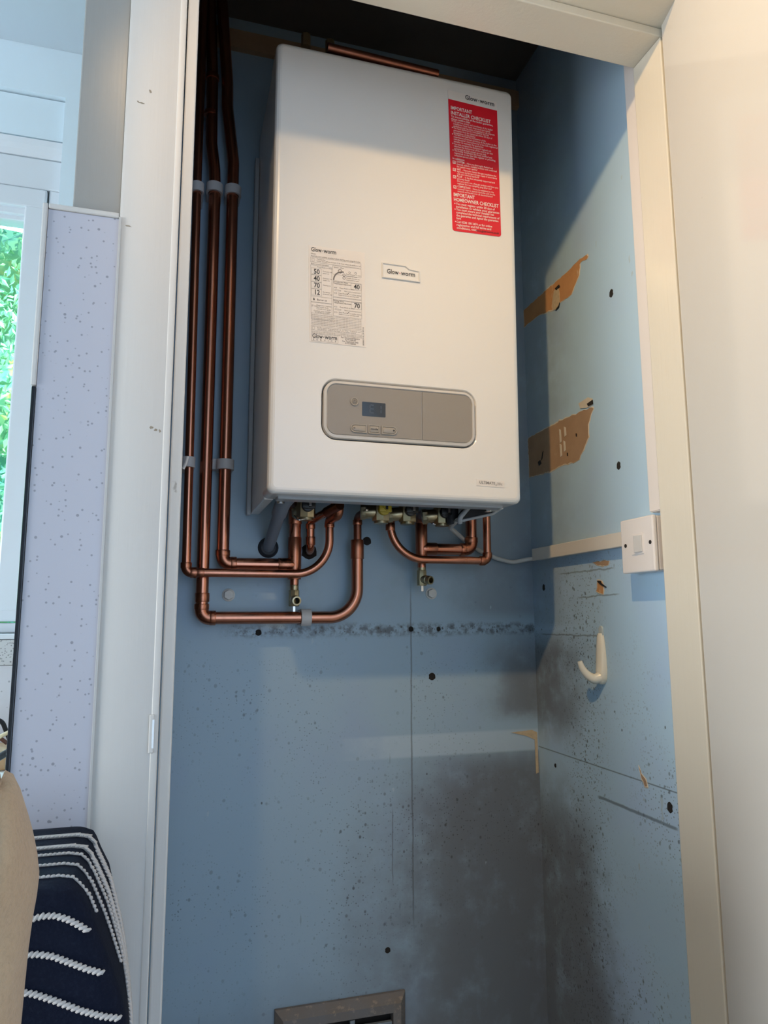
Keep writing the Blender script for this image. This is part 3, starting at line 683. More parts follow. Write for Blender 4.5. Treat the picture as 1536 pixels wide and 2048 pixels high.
# ================================================================ COPPER PIPEWORK
Y1, Y2 = -.055, -.034                      # pipe centre distance from the back wall: front layer, back layer
def at(u, v, y): return onY(u, v, y)
def pipe_thing(name, base, label, group=None):
    o = empty(name, base); tag(o, label, 'pipe', group); return o
def collar(bm, a, b, r): cyl(bm, a, b, r, 20, bev=.0007)
def elbow(par, P, i, r, ln=.020, mat='copper_fitting', br=None):
    p = Vector(P[i]); a = (Vector(P[i-1])-p).normalized(); c = (Vector(P[i+1])-p).normalized(); bm = NB()
    tube(bm, fillet([p+a*ln, p, p+c*ln], br or r*1.35, 10), r+.0011, 20); collar(bm, p+a*(ln+.004), p+a*(ln-.006), r+.0018); collar(bm, p+c*(ln+.004), p+c*(ln-.006), r+.0018)
    return P_('elbow', bm, mat, par, smooth=True)
def sleeve(par, a, b, r, mat='copper_fitting', name='coupling'):
    bm = NB(); collar(bm, a, b, r+.0014); return P_(name, bm, mat, par, smooth=True)
R15, R22 = .0075, .011

# -- 15 mm pipe next to the door frame, along the wall and up to the boiler
p1 = pipe_thing('copper_pipe', at(374, 980, Y1), 'thin copper pipe nearest the left frame, its lower run crossing in front of the others')
zs1 = at(659, 1040, Y1)
pts = [at(394, 388, Y1)+Vector((0, 0, .62)), at(394, 388, Y1), at(372, 1145, Y1), at(659, 1149.5, Y1), at(659, 1040, Y1)]
z_ = pts[2].z; pts[3].z = z_
bm = NB(); tube(bm, fillet(pts, [0, 0, .010, .062, 0], 16), R15); P_('tube', bm, 'copper', p1, smooth=True)
elbow(p1, pts, 2, R15, .013); sleeve(p1, pts[2]+Vector((.030, 0, 0)), pts[2]+Vector((.018, 0, 0)), R15*.9)
top = pts[4]; q2 = at(676, 1030, -.10); q3 = at(683, 1010, -.12)
bm = NB(); tube(bm, fillet([top-Vector((0, 0, .012)), top, q2, q3+Vector((0, 0, .05))], [0, .010, .012, 0], 10), R15+.0016); P_('swept_elbow', bm, 'copper_fitting', p1, smooth=True)
sleeve(p1, top-Vector((0, 0, .014)), top-Vector((0, 0, .004)), R15)

# -- 22 mm pipe (third from frame) to the tee under the first valve
p3 = pipe_thing('copper_pipe', at(449, 980, Y2), 'thick copper riser third from the left frame, ending at the tee below the leftmost valve')
up = [(440, -60), (455, 165), (455, 215), (467, 325), (465, 390)]
pts = [at(u, v, Y2) for u, v in up] + [at(445, 1127.5, Y2), at(589, 1128.5, Y2)]
pts[-1].z = pts[-2].z
bm = NB(); tube(bm, fillet(pts, [0, .05, .09, .09, .05, .014, 0], 10), R22); P_('tube', bm, 'copper', p3, smooth=True)
elbow(p3, pts, 5, R22, .020)
t3 = pts[-1]
bm = NB(); cyl(bm, t3+Vector((0, 0, -.026)), t3+Vector((0, 0, .050)), R22+.0012, bev=.0008); cyl(bm, t3+Vector((-.030, 0, 0)), t3, R22+.0012, bev=.0008); P_('tee', bm, 'copper_fitting', p3, smooth=True)
bm = NB(); cyl(bm, t3+Vector((0, 0, .048)), t3+Vector((0, 0, .098)), R22); P_('tube', bm, 'copper', p3, smooth=True)
sleeve(p3, t3+Vector((0, 0, .074)), t3+Vector((0, 0, .100)), R22)
e3 = t3+Vector((0, 0, .098)); v3 = at(607, 1026, -.085)
bm = NB(); tube(bm, fillet([e3, e3+Vector((0, 0, .022)), v3], .02, 10), R22); P_('elbow', bm, 'copper_dark', p3, smooth=True)
bm = NB(); cyl(bm, t3+Vector((0, 0, -.036)), t3+Vector((0, 0, -.024)), R15+.0006); P_('tube', bm, 'copper', p3, smooth=True)

def drain(par, top, ang):
    bm = NB(); b0 = top
    cyl(bm, b0, b0+Vector((0, 0, -.010)), .0080, bev=.001); cyl(bm, b0+Vector((0, 0, -.009)), b0+Vector((0, 0, -.038)), .0095, 8, bev=.001)
    d = Vector((math.sin(ang), -math.cos(ang), -.12)).normalized(); s = b0+Vector((0, 0, -.026)); e = s+d*.024
    tube(bm, [s, s+d*.014, s+d*.015, s+d*.018, s+d*.0185, e], [.0085, .0085, .0075, .0075, .0085, .0080], 16, cap=False)
    tube(bm, [e, e-d*.016], [.0080, .0055], 16, cap=False); tube(bm, [e, e+d*.0002], [.0080, .0056], 16, cap=False)
    o = P_('drain_cock', bm, 'brass', par, smooth=True)
    bm = NB(); cyl(bm, e-d*.0155, e-d*.015, .0054); keep2 = obj('bore', bm, 'hole_dark'); keep2.parent = o; keep2.matrix_parent_inverse = Matrix.Identity(4)
    keep2.matrix_parent_inverse = (Matrix.Translation(par.location)).inverted() @ Matrix.Identity(4) if False else Matrix.Identity(4)
    fixsub(keep2, o, par)
    bm = NB(); box(bm, b0.x-.0025, b0.x+.0025, b0.y-.0025, b0.y+.0025, b0.z-.049, b0.z-.037, .0006); s_ = obj('square_key', bm, 'nickel'); fixsub(s_, o, par)
    return o
def fixsub(s_, o, root):                      # child of a part whose mesh is in world space
    s_.parent = o; s_.matrix_parent_inverse = Matrix.Identity(4)
drain(p3, t3+Vector((0, 0, -.036)), .05)

# -- 22 mm gas pipe (second from frame) sweeping up to the yellow cock
p2 = pipe_thing('copper_pipe', at(409, 980, Y2), 'thick copper riser second from the left frame, its lowest run sweeping to the yellow valve')
up = [(418, -60), (425, 156), (423, 286), (429, 338), (430, 372)]
pts = [at(u, v, Y2) for u, v in up] + [at(402.5, 1236, Y2), at(719, 1236, Y2), at(714.5, 1118, Y2), at(714.5, 1080, Y2)]
pts[6].z = pts[5].z; pts[6].x = pts[7].x; 
bm = NB(); tube(bm, fillet(pts, [0, .05, .08, .08, .05, .016, .085, 0, 0], 18), R22); P_('tube', bm, 'copper', p2, smooth=True)
elbow(p2, pts, 5, R22, .020)
sleeve(p2, at(404.5, 1186, Y2), at(404.2, 1204, Y2), R22)
sleeve(p2, pts[7], pts[8], R22, name='reducer')
sleeve(p2, at(421.5, 232, Y2), at(421.5, 224, Y2), R22); sleeve(p2, at(425, 160, Y2), at(425.2, 150, Y2), R22)
g1 = at(715, 1080, Y2); g2 = at(715, 1034, Y2); g3 = at(733, 1022, -.075)
bm = NB(); tube(bm, fillet([g1, g2, g3], [0, .012, 0], 10), R15); P_('tail_pipe', bm, 'copper_dark', p2, smooth=True)
sleeve(p2, at(715, 1050, Y2), at(715, 1040, Y2), R15)

# -- small discharge pipe into the wall
p4 = pipe_thing('copper_pipe', at(621, 1060, -.03), 'short thin copper pipe beside the first valve, bending into a hole in the back wall')
a0 = at(671, 1003, -.115); a1 = at(672, 1014, -.112); a2 = at(640, 1036, -.055); a3 = at(621, 1042, -.036); a4 = at(621, 1098, -.030); a5 = Vector((.1125, -.0005, 1.322))
bm = NB(); tube(bm, fillet([a0+Vector((0, 0, .04)), a1, a3, a4, a5], [0, .016, .014, .012, 0], 10), R15); P_('tube', bm, 'copper', p4, smooth=True)
sleeve(p4, at(621, 1047, -.0355), at(621, 1058, -.0345), R15); sleeve(p4, at(621, 1073, -.033), at(621, 1090, -.031), R15)
bm = NB(); tube(bm, fillet([a1+(a3-a1).normalized()*-.012, a1+(a3-a1).normalized()*.03], 0), R15+.0016); P_('coupling', bm, 'copper_dark', p4, smooth=True)

# -- right-hand group
p5 = pipe_thing('copper_pipe', at(858, 1119, Y1), 'thin copper pipe curving down and right in front of the right-hand tee')
pts = [at(780.5, 1040, Y1), at(781, 1072, Y1), at(800, 1119, Y1), at(975, 1121, Y1), at(969.5, 1030, Y1)]
pts[2] = Vector((pts[1].x, Y1, at(860, 1119.5, Y1).z)); pts[3].z = pts[2].z; pts[4].x = pts[3].x+.0005
bm = NB(); tube(bm, fillet([pts[0], pts[2], pts[3], pts[4]+Vector((0, 0, .06))], [0, .066, .010, 0], 18), R15); P_('tube', bm, 'copper', p5, smooth=True)
elbow(p5, [pts[2], pts[3], pts[4]], 1, R15, .012)
sleeve(p5, pts[0]+Vector((0, 0, -.006)), pts[0]+Vector((0, 0, -.020)), R15)
e = at(788, 1029, -.085); bm = NB(); tube(bm, fillet([pts[0]+Vector((0, 0, -.01)), pts[0]+Vector((0, 0, .010)), e], .012, 10), R15+.001); P_('elbow', bm, 'copper_dark', p5, smooth=True)

p6 = pipe_thing('copper_pipe', at(844, 1080, Y2), 'thick copper pipe under the third valve with a tee and drain cock on the right')
t6 = at(843, 1097.5, Y2); r6 = at(943, 1097, Y2); r6.z = t6.z; u6 = r6+Vector((0, 0, .10))
bm = NB(); tube(bm, fillet([t6, r6, u6], [0, .014, 0], 12), R22); P_('tube', bm, 'copper', p6, smooth=True)
elbow(p6, [t6, r6, u6], 1, R22, .020)
bm = NB(); cyl(bm, t6+Vector((0, 0, -.018)), t6+Vector((0, 0, .048)), R22+.0006, bev=.0008); cyl(bm, t6, t6+Vector((.030, 0, 0)), R22+.0012, bev=.0008); P_('tee', bm, 'copper_fitting', p6, smooth=True)
e6 = t6+Vector((0, 0, .047)); bm = NB(); tube(bm, fillet([e6, e6+Vector((0, 0, .018)), at(857, 1031, -.085)], .016, 10), R22); P_('elbow', bm, 'copper_dark', p6, smooth=True)
bm = NB(); cyl(bm, t6+Vector((0, 0, -.036)), t6+Vector((0, 0, -.017)), R15+.0006); P_('tube', bm, 'copper', p6, smooth=True)
drain(p6, t6+Vector((0, 0, -.032)), .45)

# -- pipe and unions over the top of the boiler
p7 = pipe_thing('copper_pipe', (.25, -.12, 2.15), 'thin copper pipe lying along the top of the boiler in the dark')
bm = NB(); tube(bm, [onZ(655, 95, 2.139), onZ(875, 149, 2.139)], R15); P_('tube', bm, 'copper_dark', p7, smooth=True)  # darker copper puts the dimness above the boiler into the pipe's colour
for u, v in ((612, 80), (660, 92)):
    c = onZ(u, v, 2.150); bm = NB(); cyl(bm, c+Vector((0, 0, -.014)), c+Vector((0, 0, .008)), .008, 8); P_('union', bm, 'brass', p7, smooth=True)

# -- isolating valves
def valve(c, label, hmat, axis, grp='isolating valves under the boiler'):
    o = empty('isolation_valve', c); tag(o, label, 'valve', grp)
    bm = NB(); c = Vector(c)
    cyl(bm, c+Vector((0, 0, -.017)), c+Vector((0, 0, .030)), .0165, 8, bev=.0015); cyl(bm, c+Vector((0, 0, -.021)), c+Vector((0, 0, -.016)), .0130, 20)
    d = Vector(axis); cyl(bm, c+d*.008, c+d*.036, .0125, 20, bev=.001); cyl(bm, c+d*.030, c+d*.040, .0140, 6, bev=.001)
    P_('body', bm, 'brass', o, smooth=True)
    bm = NB(); cyl(bm, c+Vector((0, -.014, .002)), c+Vector((0, -.024, .002)), .0105, 22, bev=.0015); box(bm, c.x-.0115, c.x+.0115, c.y-.030, c.y-.0235, c.z-.004, c.z+.010, .002); cyl(bm, c+Vector((.0015, -.0295, .004)), c+Vector((.0015, -.0325, .004)), .0062, 4, mi=0)
    h_ = P_('handle', bm, hmat, o, smooth=True)
    bm = NB(); box(bm, c.x-.0008, c.x+.0038, c.y-.0335, c.y-.032, c.z, c.z+.008, .0005); P_('spindle', bm, 'nickel' if hmat != 'handle_yellow' else 'handle_black', o)
    return o
va = at(612, 1017, -.10); valve(va, 'brass isolating valve with black knob, leftmost under the boiler', 'handle_black', (-.2, .9, -.1))
o = valve(at(762, 1024, -.10), 'isolating valve with yellow handle under the middle of the boiler', 'handle_yellow', (-.9, .2, 0))
bm = NB(); c = at(735, 1021, -.10); cyl(bm, c+Vector((.006, 0, 0)), c+Vector((-.006, -.004, .001)), .0045, 14, bev=.0008); P_('test_nipple', bm, 'nickel', o, smooth=True)
valve(at(815, 1026, -.10), 'brass isolating valve with black knob, right of the yellow valve', 'handle_black', (-.9, .2, -.1))
valve(at(884, 1030, -.10), 'brass isolating valve with black knob above the right tee', 'handle_black', (-.9, .2, -.1))
def wire_tag(pts, label):
    bm = NB(); tube(bm, fillet(pts, .004, 6), .0011, 8); tag(obj('wire_seal', bm, 'nickel', smooth=True), label, 'wire')
wire_tag([at(588, 1031, -.11), at(596, 1041, -.125), at(613, 1037, -.12)], 'thin pale wire loop hanging at the leftmost valve')
wire_tag([at(853, 1040, -.09), at(864, 1047, -.115), at(871, 1049, -.115)], 'thin pale wire loop hanging at the right tee elbow')

# -- pipe clips
def clip(c, r, axis, label, group=None):
    o = empty('pipe_clip', c); tag(o, label, 'clip', group); c = Vector(c); bm = NB(); n = 22; w = .009
    ax = Vector(axis); e1 = Vector((0, -1, 0)); e2 = ax.cross(e1)
    lo = []
    for s_, rr_ in ((-1, r+.0045), (1, r+.0045), (1, r+.0006), (-1, r+.0006)):
        lo.append([c + ax*w*s_ + (e1*math.cos(a)+e2*math.sin(a))*rr_ for a in [math.radians(-150+300*k/n) for k in range(n+1)]])
    Ls = [[bm.verts.new(p) for p in l] for l in lo]
    for j in range(4):
        for k in range(n): bm.faces.new((Ls[j][k], Ls[j][k+1], Ls[(j+1) % 4][k+1], Ls[(j+1) % 4][k]))
    for k in (0, n): bm.faces.new([Ls[j][k] for j in range(4)])
    P_('ring', bm, 'clip_white', o, smooth=True)
    bm = NB(); e = e2*(r+.003)
    y0, y1 = c.y+r*.7, -.0005; hx = (abs(e2.x)*(r+.003) + abs(ax.x)*w); hz = (abs(e2.z)*(r+.003)+abs(ax.z)*w)
    box(bm, c.x-hx, c.x+hx, y0, y1, c.z-hz, c.z+hz, .0012); P_('base', bm, 'clip_white', o)
    return o
Z_ = (0, 0, 1)
cu = ['upper white plastic clip on the thin pipe nearest the door frame', 'upper white plastic clip on the middle of the three riser pipes', 'upper white plastic clip on the riser pipe closest to the boiler']
clip(at(395, 377, Y1), R15, Z_, cu[0], 'pipe clips'); clip(at(429, 379, Y2), R22, Z_, cu[1], 'pipe clips'); clip(at(466, 384, Y2), R22, Z_, cu[2], 'pipe clips')
clip(at(376.5, 925, Y1), R15, Z_, 'lower white plastic clip on the thin pipe nearest the door frame', 'pipe clips')
clip(at(450.5, 930, Y2), R22, Z_, 'lower white plastic clip on the riser pipe closest to the boiler', 'pipe clips')
q_ = at(611, 1236, Y2); q_.z = at(402.5, 1236, Y2).z; clip(q_, R22, (1, 0, 0), 'white plastic clip on the lowest horizontal pipe run', 'pipe clips')
bm = NB(); c = at(418, 924, Y2); box(bm, c.x-.014, c.x+.020, -.021, -.0005, c.z-.010, c.z+.010, .0015)
tag(obj('clip_bracket', bm, 'clip_white'), 'white plastic clip base on the wall behind the middle riser pipe', 'clip', 'pipe clips')
bm = NB(); a = at(366, 938, -.30); b2 = at(375, 913, -.30); tube(bm, fillet([a, (a+b2)/2+Vector((.001, 0, 0)), b2], .01), [.0022]*2+[.0022]*0 if False else .0022, 8)
tag(obj('cable_tie', bm, 'clip_white', smooth=True), 'white cable tie end poking out behind the left door frame', 'cable tie')

# -- condensate pipe
cp_ = empty('waste_pipe', at(559, 1040, -.08)); tag(cp_, 'grey plastic condensate pipe slanting from the boiler into the back wall', 'pipe')
c0 = at(592, 1000, -.135); c1 = at(566, 1004, -.13); c2 = at(559, 1028, -.105); c3 = Vector((.0365, -.001, 1.329))
bm = NB(); tube(bm, fillet([c1+Vector((.03, 0, .03)), c1, c3], [0, .02, 0], 12), .0107); P_('tube', bm, 'waste_grey', cp_, smooth=True)
d = (c3-c1).normalized(); bm = NB(); tube(bm, fillet([c1+Vector((.028, 0, .028)), c1, c1+d*.035], [0, .02, 0], 12), .0132); P_('elbow', bm, 'waste_grey', cp_, smooth=True)
bm = NB(); tube(bm, [c3+Vector((0, -.006, 0)), c3+Vector((0, -.001, 0)), c3+Vector((0, .0002, 0))], [.0135, .0185, .0190], 24); P_('grommet', bm, 'rubber_dark', cp_, smooth=True)

# -- control flap bracket and cables under the right end
fl = empty('wiring_tray', at(960, 1030, -.15)); tag(fl, 'black plastic wiring tray hanging open under the right end of the boiler', 'tray')
bm = NB(); T4 = [at(922, 1040, -.16), at(945, 1012, -.16), at(1006, 1013, -.16), at(985, 1026, -.16)]
prism(bm, [(p.x, p.z) for p in T4], lambda x, z, d: Vector((x, d, z)), -.165, -.110); P_('tray', bm, 'dark_inside', fl)
bm = NB(); a, b2, c = at(921, 1042, -.168), at(985, 1028, -.168), at(1006, 1014, -.168); tube(bm, fillet([a, b2, c], .004), .0026, 10); P_('tray_lip', bm, 'case_grey', fl, smooth=True)
bm = NB(); tube(bm, fillet([at(943, 1008, -.17), at(919, 1036, -.17), at(920, 1046, -.165)], .01), .0045, 12)
tag(obj('grey_conduit', bm, 'case_grey', smooth=True), 'short grey conduit bending down under the right end of the boiler', 'conduit')
bm = NB(); W_ = [at(915, 1040, -.14), at(900, 1055, -.10), at(931, 1082, -.012), at(958, 1101, -.007), at(993, 1117, -.007), at(1025, 1125, -.009), Vector((.552, -.022, at(1056, 1119, -.02).z)), Vector((.565, -.030, at(1060, 1118, -.02).z))]
tube(bm, fillet(W_, .022, 8), .0042, 12); tag(obj('flex_cable', bm, 'cable_white', smooth=True), 'white flex cable looping from the boiler behind the pipes to the trunking', 'cable')
bm = NB(); c = at(905, 1040, -.12); cyl(bm, c+Vector((0, 0, -.008)), c+Vector((0, 0, .045)), .011, 16, bev=.002); tag(obj('cable_gland', bm, 'rubber_dark', smooth=True), 'black cable gland under the boiler left of the wiring tray', 'cable gland')

# ================================================================ WALL FIXINGS
def bolt(x, z, label):
    o = empty('hex_bolt', (x, 0, z)); tag(o, label, 'bolt', 'painted wall bolts')
    bm = NB(); cyl(bm, (x, -.0002, z), (x, -.002, z), .0115, 24, bev=.0006); P_('washer', bm, 'bolt_paint', o, smooth=True)
    bm = NB(); cyl(bm, (x, -.002, z), (x, -.010, z), .0092, 6, bev=.0012); P_('head', bm, 'bolt_paint', o)
bolt(-.0326, 1.2422, 'paint-covered hex bolt on the blue wall left of the left drain cock'); bolt(.3532, 1.2469, 'paint-covered hex bolt on the blue wall below the right drain cock')
wb = bpy.data.objects['wall_back']; wr = bpy.data.objects['wall_right']
def disc_back(x, z, r, par=wb):
    bm = NB(); n = 12; ringface(bm, [[Vector((x+r*k*math.cos(2*PI*i/n)*(1+.15*math.sin(i*3)), y, z+r*k*math.sin(2*PI*i/n)*1.05)) for i in range(n)] for k, y in ((1.25, -.0002), (1.05, -.0006), (.8, -.0003))]); obj('dark_disc', bm, 'hole_dark', par)  # raised dark disc, its colour standing in for shade inside a hole
for x, z, r in ((.0221, 1.1753, .0045), (.3529, 1.0892, .0055), (.3115, 1.1791, .004), (.3676, 1.1787, .0035), (.1125, 1.3236, .0115), (.2245, 1.346, .0065), (.20, .50, .003), (.262, .615, .004)): disc_back(x, z, r)
def disc_right(y, z, r, h=1.3):
    bm = NB(); n = 12; ringface(bm, [[Vector((XR-d, y+r*k*math.cos(2*PI*i/n)*(1+.2*math.sin(i*3)), z+r*h*k*math.sin(2*PI*i/n))) for i in range(n)] for k, d in ((1.2, .0002), (1.0, .0007), (.8, .0003))]); obj('dark_disc', bm, 'hole_dark', wr)  # same dark disc on the right wall, hole shade put into the colour
for y, z, r in ((-.3163, 1.7489, .0047), (-.3114, 1.4487, .0045), (-.0465, 1.508, .0032), (-.0442, 1.2584, .0042), (-.0639, .9245, .0030), (-.3915, .9268, .0050)): disc_right(y, z, r, 1.35 if r > .004 else 1.1)
def patch(name, P, mat, edge=True, jag=.002, mark=None):
    n = len(P); Q = []
    for i in range(n):
        a, b2 = Vector(P[i]), Vector(P[(i+1) % n]); m_ = max(1, int((b2-a).length/.006))
        for k in range(m_): t_ = k/m_; Q.append(a.lerp(b2, t_) + Vector((random.uniform(-jag, jag), random.uniform(-jag, jag))))
    c = sum(Q, Vector((0, 0)))/len(Q); bm = NB()
    out = [p + (p-c).normalized()*random.uniform(.0008, .0030) for p in Q]
    A_ = [bm.verts.new(Vector((XR-.0001, p.x, p.y))) for p in out]; B_ = [bm.verts.new(Vector((XR-.0009, p.x, p.y))) for p in Q]; C_ = [bm.verts.new(Vector((XR-.0005, p.x, p.y))) for p in [p+(c-p).normalized()*.0008 for p in Q]]
    m_ = len(Q)
    for i in range(m_):
        j = (i+1) % m_
        bm.faces.new((A_[i], A_[j], B_[j], B_[i])).material_index = 1; bm.faces.new((B_[i], B_[j], C_[j], C_[i])).material_index = 1
    fs = bmesh.ops.triangle_fill(bm, edges=[bm.edges.get((C_[i], C_[(i+1) % m_])) for i in range(m_)], use_beauty=True)
    return obj(name, bm, [mat, 'torn_edge'], wr)
patch('torn_paper', [(-.0005, 1.8535), (-.0338, 1.8536), (-.0964, 1.8549), (-.1497, 1.8536), (-.1804, 1.8544), (-.21, 1.8564), (-.2263, 1.8564), (-.2481, 1.8556), (-.2526, 1.8488), (-.2491, 1.8448), (-.2298, 1.85), (-.2256, 1.8475), (-.22, 1.8283), (-.1979, 1.8085), (-.1911, 1.8022), (-.1548, 1.8054), (-.1274, 1.7992), (-.1117, 1.8059), (-.0517, 1.8162), (-.0005, 1.815)], 'torn_orange', jag=.0012)
patch('torn_paper', [(-.0005, 1.571), (-.0917, 1.5731), (-.154, 1.5739), (-.203, 1.5704), (-.2415, 1.5693), (-.2467, 1.5646), (-.2406, 1.5578), (-.2279, 1.5418), (-.2267, 1.5185), (-.2133, 1.5045), (-.1941, 1.4849), (-.1799, 1.4824), (-.1384, 1.4855), (-.0849, 1.4837), (-.0005, 1.4870)], 'torn_brown', jag=.0014)
patch('torn_paper', [(-.2187, 1.2959), (-.2716, 1.295), (-.2673, 1.2862), (-.2367, 1.2868)], 'torn_brown', jag=.0015)
patch('torn_paper', [(-.2328, 1.2627), (-.247, 1.2608), (-.2522, 1.2545), (-.2491, 1.2394), (-.2287, 1.2433)], 'torn_orange', jag=.0012)
patch('torn_paper', [(-.322, .972), (-.330, .962), (-.338, .957), (-.342, .945), (-.336, .944), (-.328, .955)], 'torn_brown', jag=.0015)
def crumb(P, d=.0014, mat='plaster_crumb'):
    bm = NB(); prism(bm, P, lambda y, z, q: Vector((XR-q, y, z)), .0006, d); obj('plaster_scar', bm, mat, wr)
crumb([(-.130, 1.838), (-.146, 1.840), (-.150, 1.826), (-.150, 1.806), (-.140, 1.796), (-.124, 1.801), (-.122, 1.818)], .0016)
crumb([(-.135, 1.841), (-.150, 1.842), (-.153, 1.836), (-.140, 1.835)], .0022, 'hole_dark')
crumb([(-.150, 1.806), (-.146, 1.797), (-.134, 1.795), (-.136, 1.798), (-.146, 1.801)], .0020, 'hole_dark')
for (y, z, h_) in ((-.128, 1.545, .026), (-.146, 1.549, .018), (-.128, 1.517, .024), (-.142, 1.522, .020)): crumb([(y, z+h_/2), (y-.006, z+h_/2-.003), (y-.007, z-h_/2), (y-.001, z-h_/2-.002)], .0013, 'torn_edge')
for (y, z) in ((-.1865, 1.532), (-.153, 1.503)): crumb([(y, z+.003), (y-.003, z+.002), (y-.003, z-.004), (y, z-.003)], .0015, 'hole_dark')
crumb([(-.06, 1.528), (-.064, 1.530), (-.058, 1.514), (-.054, 1.512)], .0012, 'hole_dark'); crumb([(-.040, 1.512), (-.050, 1.514), (-.054, 1.506), (-.044, 1.503)], .0012, 'hole_dark')
crumb([(-.200, 1.588), (-.232, 1.590), (-.246, 1.583), (-.244, 1.572), (-.226, 1.572), (-.205, 1.577)], .0012, 'torn_edge'); crumb([(-.228, 1.579), (-.246, 1.581), (-.247, 1.573), (-.232, 1.573)], .0018, 'hole_dark')
crumb([(-.2335, 1.262), (-.2440, 1.2612), (-.2450, 1.2580), (-.2600, 1.2505), (-.2595, 1.2492), (-.2430, 1.2555)], .0022, 'hole_dark')
bm = NB(); prism(bm, [(.515, .978), (.560, .981), (.571, .976), (.5715, .900), (.566, .898), (.5655, .962), (.548, .970)], lambda x, z, q: Vector((x, -q, z)), .0002, .0012); obj('plaster_scar', bm, 'plaster_crumb', wb)

# ---- trunking
XT = XR-.016
ht = empty('cable_trunking', (XR, -.18, 1.32)); tag(ht, 'white mini-trunking running level along the right blue wall to the switch', 'trunking')
zt1 = onX(1100, 1091, XT).z; zt0 = onX(1100, 1116, XT).z
P_('base', tboxes((XR-.014, XR-.0002, -.352, -.032, zt0+.001, zt1-.001)), 'pvc_yellowed', ht)
P_('lid', tboxes((XT, XR-.0115, -.354, -.030, zt0, zt1), bev=.0012), 'pvc_yellowed', ht)
vt = empty('cable_trunking', (XR, -.42, 1.35)); tag(vt, 'white mini-trunking rising from the switch beside the right door jamb', 'trunking')
P_('base', tboxes((XR-.014, XR-.0002, -.4335, -.4065, 1.356, 2.395)), 'pvc_white', vt)
P_('lid', tboxes((XT, XR-.0115, -.4345, -.4055, 1.357, 2.396), bev=.0012), 'pvc_white', vt)
# ---- switch
XS = .539
sw = empty('fused_switch', (XR, -.395, 1.308)); tag(sw, 'white boxed rocker switch on the right blue wall beside the jamb', 'switch')
y0, y1, z0, z1 = -.4360, -.3565, 1.2660, 1.3485
P_('back_box', tboxes((XS+.008, XR-.0002, y0+.0008, y1-.0008, z0+.0008, z1-.0008), bev=.002), 'pvc_white', sw)
P_('face_plate', tboxes((XS, XS+.0078, y0, y1, z0, z1), bev=.0022), 'pvc_white', sw)
yc, zc_ = -.3985, 1.3085
bm = NB(); box(bm, XS-.0012, XS+.001, yc-.0145, yc+.0145, zc_-.0155, zc_+.0155, .0005); P_('switch_surround', bm, 'pvc_white', sw)
A = Matrix.Translation((XS-.0016, yc-.004, zc_)) @ Matrix.Rotation(math.radians(7), 4, 'Z')
bm = NB(); box(bm, -.0022, .003, -.0085, .0085, -.0125, .0125, .0006, mat=A); P_('rocker', bm, 'rocker_grey', sw)
for dy in (-.030, .030):
    bm = NB(); cyl(bm, (XS+.0005, yc+dy, zc_), (XS-.0006, yc+dy, zc_), .0030, 14); P_('screw', bm, 'screw_dark', sw)

# ---- adhesive hook
hk = empty('wall_hook', (XR, -.236, 1.14)); tag(hk, 'white plastic J-shaped stick-on hook on the right blue wall', 'hook')
bm = NB(); prism(bm, [(-.2335, 1.168), (-.2335, 1.1805), (-.2360, 1.1845), (-.2390, 1.1855), (-.2420, 1.1840), (-.2440, 1.1800), (-.2440, 1.168)], lambda y, z, q: Vector((XR-q, y, z)), .0002, .0030); P_('adhesive_tab', bm, 'hook_clear', hk)
bm = NB(); n = 12; loops = []
for z, w, dp in ((1.1730, .0060, .0050), (1.168, .0078, .0065), (1.150, .0108, .0080), (1.130, .0124, .0090), (1.112, .0128, .0105), (1.100, .0118, .0120), (1.0925, .0085, .0110), (1.0885, .0040, .0070)):
    loops.append([Vector((XR-.0003-dp*max(0, math.sin(PI*k/n))**.7, -.2370+w*math.cos(PI*k/n), z)) for k in range(n+1)])
Ls = [[bm.verts.new(p) for p in l] for l in loops]
for a, b2 in zip(Ls, Ls[1:]):
    for k in range(n): bm.faces.new((a[k], a[k+1], b2[k+1], b2[k]))
    bm.faces.new((a[n], a[0], b2[0], b2[n]))
bm.faces.new(Ls[0]); bm.faces.new(Ls[-1]); P_('back', bm, 'hook_ivory', hk, smooth=True)
bm = NB(); J = [Vector((XR-.006, -.237, 1.100)), Vector((XR-.016, -.234, 1.0975)), Vector((XR-.026, -.231, 1.1035)), Vector((XR-.034, -.229, 1.114)), Vector((XR-.0385, -.228, 1.1265))]
from mathutils.geometry import interpolate_bezier
pts = []
for i in range(len(J)-1):
    a = J[i]; d_ = J[i+1]; pa = J[max(i-1, 0)]; pd = J[min(i+2, len(J)-1)]
    pts += interpolate_bezier(a, a+(d_-pa)/6, d_-(pd-a)/6, d_, 6)[:-1]
pts.append(J[-1]); tube(bm, pts, 1, 16, True, rfun=lambda t_: .0098-.0058*t_); P_('arm', bm, 'hook_ivory', hk, smooth=True)

